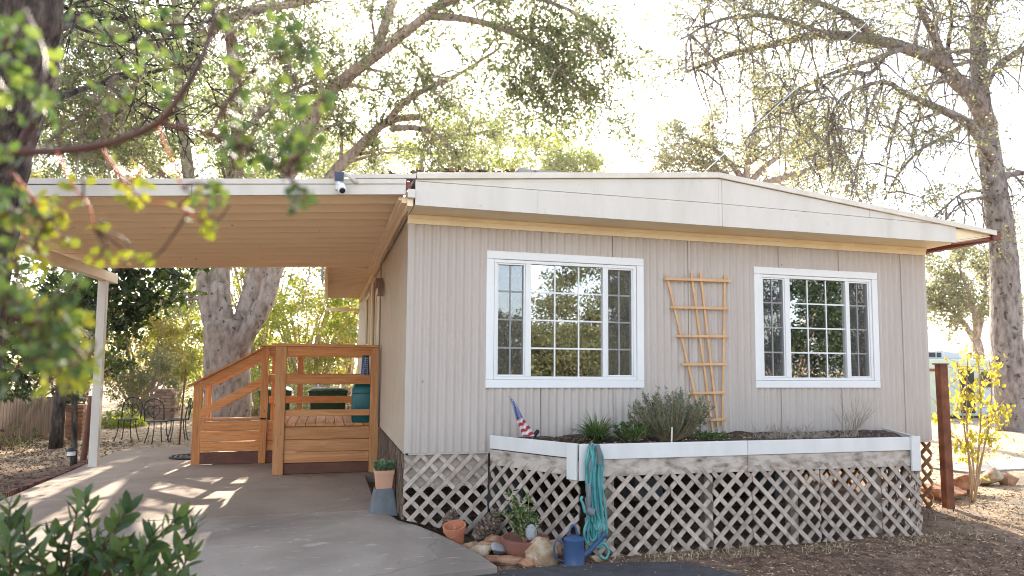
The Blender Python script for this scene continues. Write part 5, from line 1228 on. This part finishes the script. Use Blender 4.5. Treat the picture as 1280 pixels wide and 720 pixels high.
bush('dry_shrub', 'dry tan shrub beyond the trailer at the right edge', E2(1285, 470, 40), (2.5, 2, 1.6), L_GOLD, STEMT, 60, 45, .13, clump=.4)

# wooded skyline all round: stuff
def woods():
    P, D = [], []
    for a in np.linspace(-75, 75, 150):
        az = radians(a)+YAW; R0 = random.uniform(62, 85); cx, cy = CAM[0]+R0*sin(az), CAM[1]+R0*cos(az); h = random.uniform(3, 6.5)*(1. if a < 5 else .5)
        for k in range(90):
            o = rvec(); P.append((cx+o.x*3, cy+o.y*3, ground_z(cx, cy)+h*.5+o.z*h*.55)); D.append(tuple(rvec()))
    return leaves_obj('far_woods', L_GOLD, None, P, D, rng.uniform(.5, 1.1, len(P)), .5)
stuff(woods(), 'golden wooded skyline beyond the yard', 'woods')
# trees behind the camera, seen mirrored in the window glass
for i, (x, y, r, zc, lf, lb) in enumerate(((5.6, -17, (2.2, 2, 2.0), 1.6, L_OAKY, 'sunlit golden bush mirrored low in the left window'), (10.0, -19, (2.9, 3, 3.0), 4.0, L_OAKY, 'sunlit oak crown mirrored high in the middle of left window'), (8.2, -16.5, (2.2, 2, 1.7), 1.4, L_OAKY, 'low green bush mirrored in the middle of the left window'), (17.5, -17, (2.9, 2.5, 3.4), 3.9, L_CON, 'dark tree mirrored in the right window'), (22, -18, (3., 2.5, 4.), 4.6, L_CON, 'second dark tree mirrored at the right window edge'), (12.2, -18, (2.4, 2, 2.6), 2.6, L_OAKY, 'olive bush mirrored at right sash of left window'))):
    bush('mirrored_tree', lb, (x, y, zc), r, lf, BARK, 300, 80, .13, clump=.55, cat='tree', group='trees across the road')

# ------------------------------------------------------------------ foreground branch (upper left) and shrub (lower left)
random.seed(12)
fb_ = thing('manzanita', 'blurred overhanging branch with red twigs and round leaves in front', 'shrub', atz(-260, 900, -.15))
skel = []
def stem(pts, r0, r1, k=6):
    ln = smooth_line([atd(*p) for p in pts], k); skel.extend(ln); return ln, taper(len(ln), r0, r1)
main = MB(); thin = MB()
root = Vector(fb_.location)
for pts, r0, r1 in (([(-240, 330, 1.5), (-120, 215, 1.4), (-50, 186, 1.32), (50, 190, 1.3), (110, 184, 1.27), (150, 175, 1.25), (198, 153, 1.2), (235, 105, 1.2), (258, 60, 1.22), (270, 10, 1.25)], .011, .004), ([(198, 153, 1.2), (230, 160, 1.2), (262, 168, 1.2), (330, 195, 1.2), (375, 235, 1.22)], .006, .003), ([(-240, 330, 1.5), (-110, 330, 1.3), (-40, 350, 1.2), (30, 390, 1.15), (80, 425, 1.12), (110, 455, 1.1)], .009, .003), ([(-120, 215, 1.4), (-60, 120, 1.2), (0, 60, 1.1), (30, 10, 1.05)], .007, .003), ([(-40, 350, 1.2), (-20, 290, 1.2), (25, 262, 1.2), (60, 280, 1.22)], .006, .003), ([(262, 168, 1.2), (290, 120, 1.2), (330, 80, 1.15), (380, 60, 1.15)], .005, .002)):
    ln, rr = stem(pts, r0, r1); main.tube(ln, rr, 8, lump=.05)
ln = smooth_line([root, root.lerp(atd(-240, 330, 1.5), .6)+Vector((-.1, 0, .1)), atd(-240, 330, 1.5)], 6); main.tube(ln, taper(len(ln), .03, .013), 10)
main.build('branch', BARKR, fb_, smooth=True)
for pts in ([(72, 190, 1.28), (90, 230, 1.27), (110, 255, 1.26), (118, 285, 1.25)], [(125, 182, 1.27), (145, 212, 1.27), (160, 232, 1.26), (182, 250, 1.26), (216, 256, 1.25), (250, 275, 1.24)], [(160, 228, 1.26), (174, 216, 1.26), (182, 205, 1.26)], [(15, 215, 1.3), (40, 245, 1.28), (62, 270, 1.26)], [(198, 160, 1.2), (215, 200, 1.2), (228, 235, 1.2)]):
    ln, rr = stem(pts, .003, .0016); MB().tube(ln, rr, 6).build('twig', STEMR, fb_, smooth=True)
P, D = [], []
def cluster(p, n, spread, L0):
    p = Vector(p); near_ = min(skel, key=lambda s: (s-p).length)
    if (near_-p).length > .02: thin.tube(smooth_line([near_, near_.lerp(p, .55)+rvec()*.02, p], 4), taper(9, .0026, .0013), 5)
    ax = ((p-near_).normalized() if (p-near_).length > 1e-4 else rvec())
    for k in range(n):
        a = rvec(); P.append(tuple(p-ax*random.random()*spread+a*.006)); D.append(tuple((a-ax*a.dot(ax)*.6)+ax*.55))
random.seed(14)
def fill(regs):
    for u0, v0, u1, v1, n, w0, w1, k in regs:
        for i in range(n): cluster(atd(random.uniform(u0, u1), random.uniform(v0, v1), random.uniform(w0, w1)), k, .05, .03)
fill(((-10, 0, 60, 200, 16, .95, 1.3, 6), (60, 10, 240, 170, 22, 1.1, 1.6, 5), (255, 10, 400, 170, 26, 1.05, 1.4, 5), (270, 150, 385, 270, 20, 1.1, 1.35, 5), (330, 80, 425, 210, 10, 1.1, 1.35, 5), (-10, 190, 30, 330, 10, 1.0, 1.3, 5), (-10, 340, 100, 480, 34, 1.0, 1.3, 6)))
nplain = len(P)
fill(((20, 205, 190, 335, 30, 1.2, 1.45, 4), (60, 380, 128, 490, 18, 1.15, 1.35, 6), (180, 240, 280, 300, 4, 1.2, 1.3, 3), (0, 280, 60, 400, 8, 1.15, 1.35, 4)))  # these clusters get the leaf copy with sunlight in its colour
thin.build('twigs', BARKR, fb_, smooth=True)
for nm_, mt_, a_, b_ in (('foliage', L_MANZ, 0, nplain), ('sunlit_leaves', L_MANZ_SUN, nplain, len(P))):
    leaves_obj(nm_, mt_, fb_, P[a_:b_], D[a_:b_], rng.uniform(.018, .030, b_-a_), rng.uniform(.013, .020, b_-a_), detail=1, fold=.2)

sc_ = atd(95, 560, 2.75); sb = Vector((sc_.x-.1, sc_.y, -.12))
fs = thing('broadleaf_shrub', 'leafy green shrub with upright shoots in front of the driveway', 'shrub', sb)
m = MB(); P, D = [], []
tips = [(98, 608), (88, 628), (150, 625), (135, 640), (215, 632), (235, 640), (180, 660), (60, 655), (20, 640), (5, 620), (40, 680), (110, 670), (160, 690), (205, 690), (230, 675), (190, 712), (120, 710), (75, 700), (15, 690), (-20, 660), (-25, 620), (150, 720), (225, 715), (50, 715)]
for i in range(90):
    if i < len(tips): u, v = tips[i][0]+8, tips[i][1]+14; w = 2.55+random.uniform(-.15, .35)
    else: u, v, w = random.uniform(-70, 225), random.uniform(675, 860), random.uniform(2.35, 3.3)
    tip = atd(u, v, w); b0 = sb+Vector((random.uniform(-.3, .3), random.uniform(-.2, .2), 0)); ln = smooth_line([b0, b0.lerp(tip, .5)+Vector((random.uniform(-.05, .05), 0, .06)), tip], 6); m.tube(ln, taper(len(ln), .009, .003), 6)
    ax = (ln[-1]-ln[-4]).normalized(); nL = random.randint(14, 20); s1 = ax.orthogonal().normalized(); s2 = ax.cross(s1)
    for k in range(nL):
        f = k/nL; p = tip-ax*(.26*f**1.2); a = k*2.4+i; out = s1*cos(a)+s2*sin(a); el = .55-1.0*f*.55
        P.append(tuple(p)); D.append(tuple(out*(.55+.5*f)+ax*(.75-.55*f)+Vector((0, 0, .12))))
m.build('stems', BARKR, fs, smooth=True)
leaves_obj('foliage', L_BUSH, fs, P, D, rng.uniform(.06, .105, len(P)), rng.uniform(.024, .038, len(P)), detail=1, fold=.3, droop=.12)

# ------------------------------------------------------------------ litter on the ground (stuff)
def scatter(n, region, zf, L0, m, name, label, flat=.25, wid=.5):
    P, D = [], []
    while len(P) < n:
        x, y = random.uniform(region[0], region[1]), random.uniform(region[2], region[3])
        if region[4](x, y): P.append((x, y, zf(x, y)+random.uniform(.004, .02))); d = rvec(); D.append((d.x, d.y, d.z*flat))
    return stuff(leaves_obj(name, m, None, P, D, rng.uniform(.5, 1.4, n)*L0, rng.uniform(.4, 1., n)*L0*wid), label, 'ground litter')
gh = lambda x, y: ground_z(x, y)+hummock(x, y)
inroad = lambda x, y: y < -1.3 and x < 3.3-(y+1.9)*2.6*(-1) if False else False
scatter(5000, (1.6, 10, -3.2, .6, lambda x, y: (y < -1.02 or x > 5.9) and not (x < 2.75 and y < -1.25)), gh, .045, CHIPS, 'bark_mulch', 'dark chips and twigs scattered on the dirt right of the planter', flat=.6, wid=.3)
scatter(12000, (1.6, 12, -4, 1.2, lambda x, y: (y < -1.02 or x > 5.9) and not (x < 2.4+(-1.6-y)*1. and y < -1.45)), gh, .035, LITTER, 'leaf_litter', 'dry tan leaves and grass bits scattered on the dirt right of the planter', wid=.45)
scatter(5000, (6.3, 16, -3, 8, lambda x, y: x > 6.8), gh, .07, LITTER, 'leaf_litter', 'sunlit dry leaves scattered beyond the rusty post', wid=.4)
scatter(9000, (-9, -4.4, 1.2, 9, lambda x, y: True), gh, .05, CHIPS, 'bark_mulch', 'dark bark mulch covering the bed left of the driveway', flat=.5)
scatter(7000, (-9, 1.5, 5, 14, lambda x, y: y > 7.6 or x < -4.5), gh, .06, LITTER, 'leaf_litter', 'sunlit dry leaves around the wire chairs', wid=.5)
scatter(120, (-4, .3, -1.3, 3, lambda x, y: True), slab_z, .02, LITTER, 'leaf_litter', 'few dry leaves fallen on the concrete', wid=.5)
scatter(260, (-.2, 3, -2.8, -1.35, lambda x, y: True), lambda x, y: ground_z(x, y)+.028, .022, LITTER, 'leaf_litter', 'dry leaf bits fallen on the asphalt strip', wid=.5)
scatter(420, (.35, 1.9, -1.35, -.3, lambda x, y: x > .55+max(0, -.3-y)*.1 and y > -1.35), gh, .028, LITTER, 'leaf_litter', 'dry debris between the rocks at the lattice corner', wid=.5)
scatter(700, (1.3, 5.5, -.95, -.06, lambda x, y: x > 1.5-.6*(y+.98) and x < 5.3+.5*(y+.98)), lambda x, y: .80+.03*mn.noise(Vector((x*3, y*3, 1)))+.035, .03, LITTER, 'leaf_litter', 'dry leaf bits lying on the planter soil', wid=.4)
m = MB(); k = 0
while k < 900:
    if random.random() < .5: x, y = random.uniform(1.9, 6), random.uniform(-1.35, -1.03)
    else: x, y = random.uniform(3.3, 8.5), random.uniform(-1.9, .4)
    if y > -1.03 and x < 6.0: continue
    if mn.noise(Vector((x*2.2, y*2.2, 9))) < -.05: continue
    k += 1; p = Vector((x, y, gh(x, y))); d = Vector((random.gauss(0, .7), random.gauss(0, .7), random.uniform(.25, .9))).normalized(); L_ = random.uniform(.04, .11); s = d.cross(Vector((0, 0, 1))).normalized()*.0028; q = p+d*L_*.6+Vector((0, 0, 0)); e = p+d*L_+Vector((random.gauss(0, .02), random.gauss(0, .02), -.015)); kk = len(m.v)
    m.v += [tuple(p-s), tuple(p+s), tuple(q+s*.7), tuple(q-s*.7), tuple(e)]; m.f += [(kk, kk+1, kk+2, kk+3), (kk+3, kk+2, kk+4)]
stuff(m.build('dry_grass', DRYG), 'short dry straw grass along the foot of the planter', 'dry grass')

# ------------------------------------------------------------------ camera, sun, sky
m = MB(); m.box(-700, 700, -700, 800, -1.2, 18.5)
hm = bpy.data.materials.new('air'); hm.use_nodes = True; hn = hm.node_tree; hn.nodes.remove(hn.nodes['Principled BSDF'])
pv = hn.nodes.new('ShaderNodeVolumePrincipled'); pv.inputs['Color'].default_value = (1, .985, .96, 1); pv.inputs['Density'].default_value = .0006; pv.inputs['Anisotropy'].default_value = .7  # scattering added to stand in for the sun's lens glare
hn.links.new(pv.outputs[0], hn.nodes['Material Output'].inputs['Volume'])
o = m.build('haze', hm); stuff(o, 'thin added haze volume giving a soft glow around the sun', 'haze')
cam = bpy.data.cameras.new('camera'); co = bpy.data.objects.new('camera', cam); COL.objects.link(co); S.camera = co
Rm = Matrix((tuple(RT), tuple(UP), tuple(-FW))).transposed().to_4x4(); co.matrix_world = Matrix.Translation(Vector(CAM))@Rm
cam.sensor_width = 36; cam.lens = F/1280*36; cam.shift_y = (PPY-360)/1280; cam.clip_start = .05; cam.clip_end = 2000
cam.dof.use_dof = True; cam.dof.focus_distance = 7.0; cam.dof.aperture_fstop = 1.8

sd_ = Vector(ray(556, -14)).normalized(); el = math.asin(sd_.z); az = math.atan2(sd_.x, sd_.y)
sun = bpy.data.lights.new('sun', 'SUN'); sun.energy = 3.8; sun.angle = radians(.5); sun.color = (1, .90, .76)
so = bpy.data.objects.new('sun', sun); COL.objects.link(so); so.rotation_euler = sd_.to_track_quat('Z', 'Y').to_euler()
w = bpy.data.worlds.new('World'); S.world = w; w.use_nodes = True; nt = w.node_tree
sk = nt.nodes.new('ShaderNodeTexSky'); sk.sky_type = 'NISHITA'; sk.sun_disc = False; sk.sun_elevation = el; sk.sun_rotation = az; sk.dust_density = 1.6; sk.air_density = 1.0; sk.ozone_density = 1.
hs_ = nt.nodes.new('ShaderNodeHueSaturation'); hs_.inputs['Saturation'].default_value = .60; nt.links.new(sk.outputs[0], hs_.inputs['Color']); nt.links.new(hs_.outputs[0], nt.nodes['Background'].inputs[0]); nt.nodes['Background'].inputs[1].default_value = .15
S.view_settings.view_transform = 'Standard'; S.view_settings.look = 'None'; S.view_settings.exposure = 2.2; S.view_settings.gamma = 1; S.view_settings.use_curve_mapping = False
S.cycles.max_bounces = 8; S.cycles.diffuse_bounces = 4; S.cycles.transparent_max_bounces = 12; S.cycles.use_denoising = True; S.cycles.filter_width = 1.0; S.cycles.denoising_prefilter = 'ACCURATE'
S.cycles.caustics_reflective = False; S.cycles.caustics_refractive = False; S.cycles.sample_clamp_indirect = 8
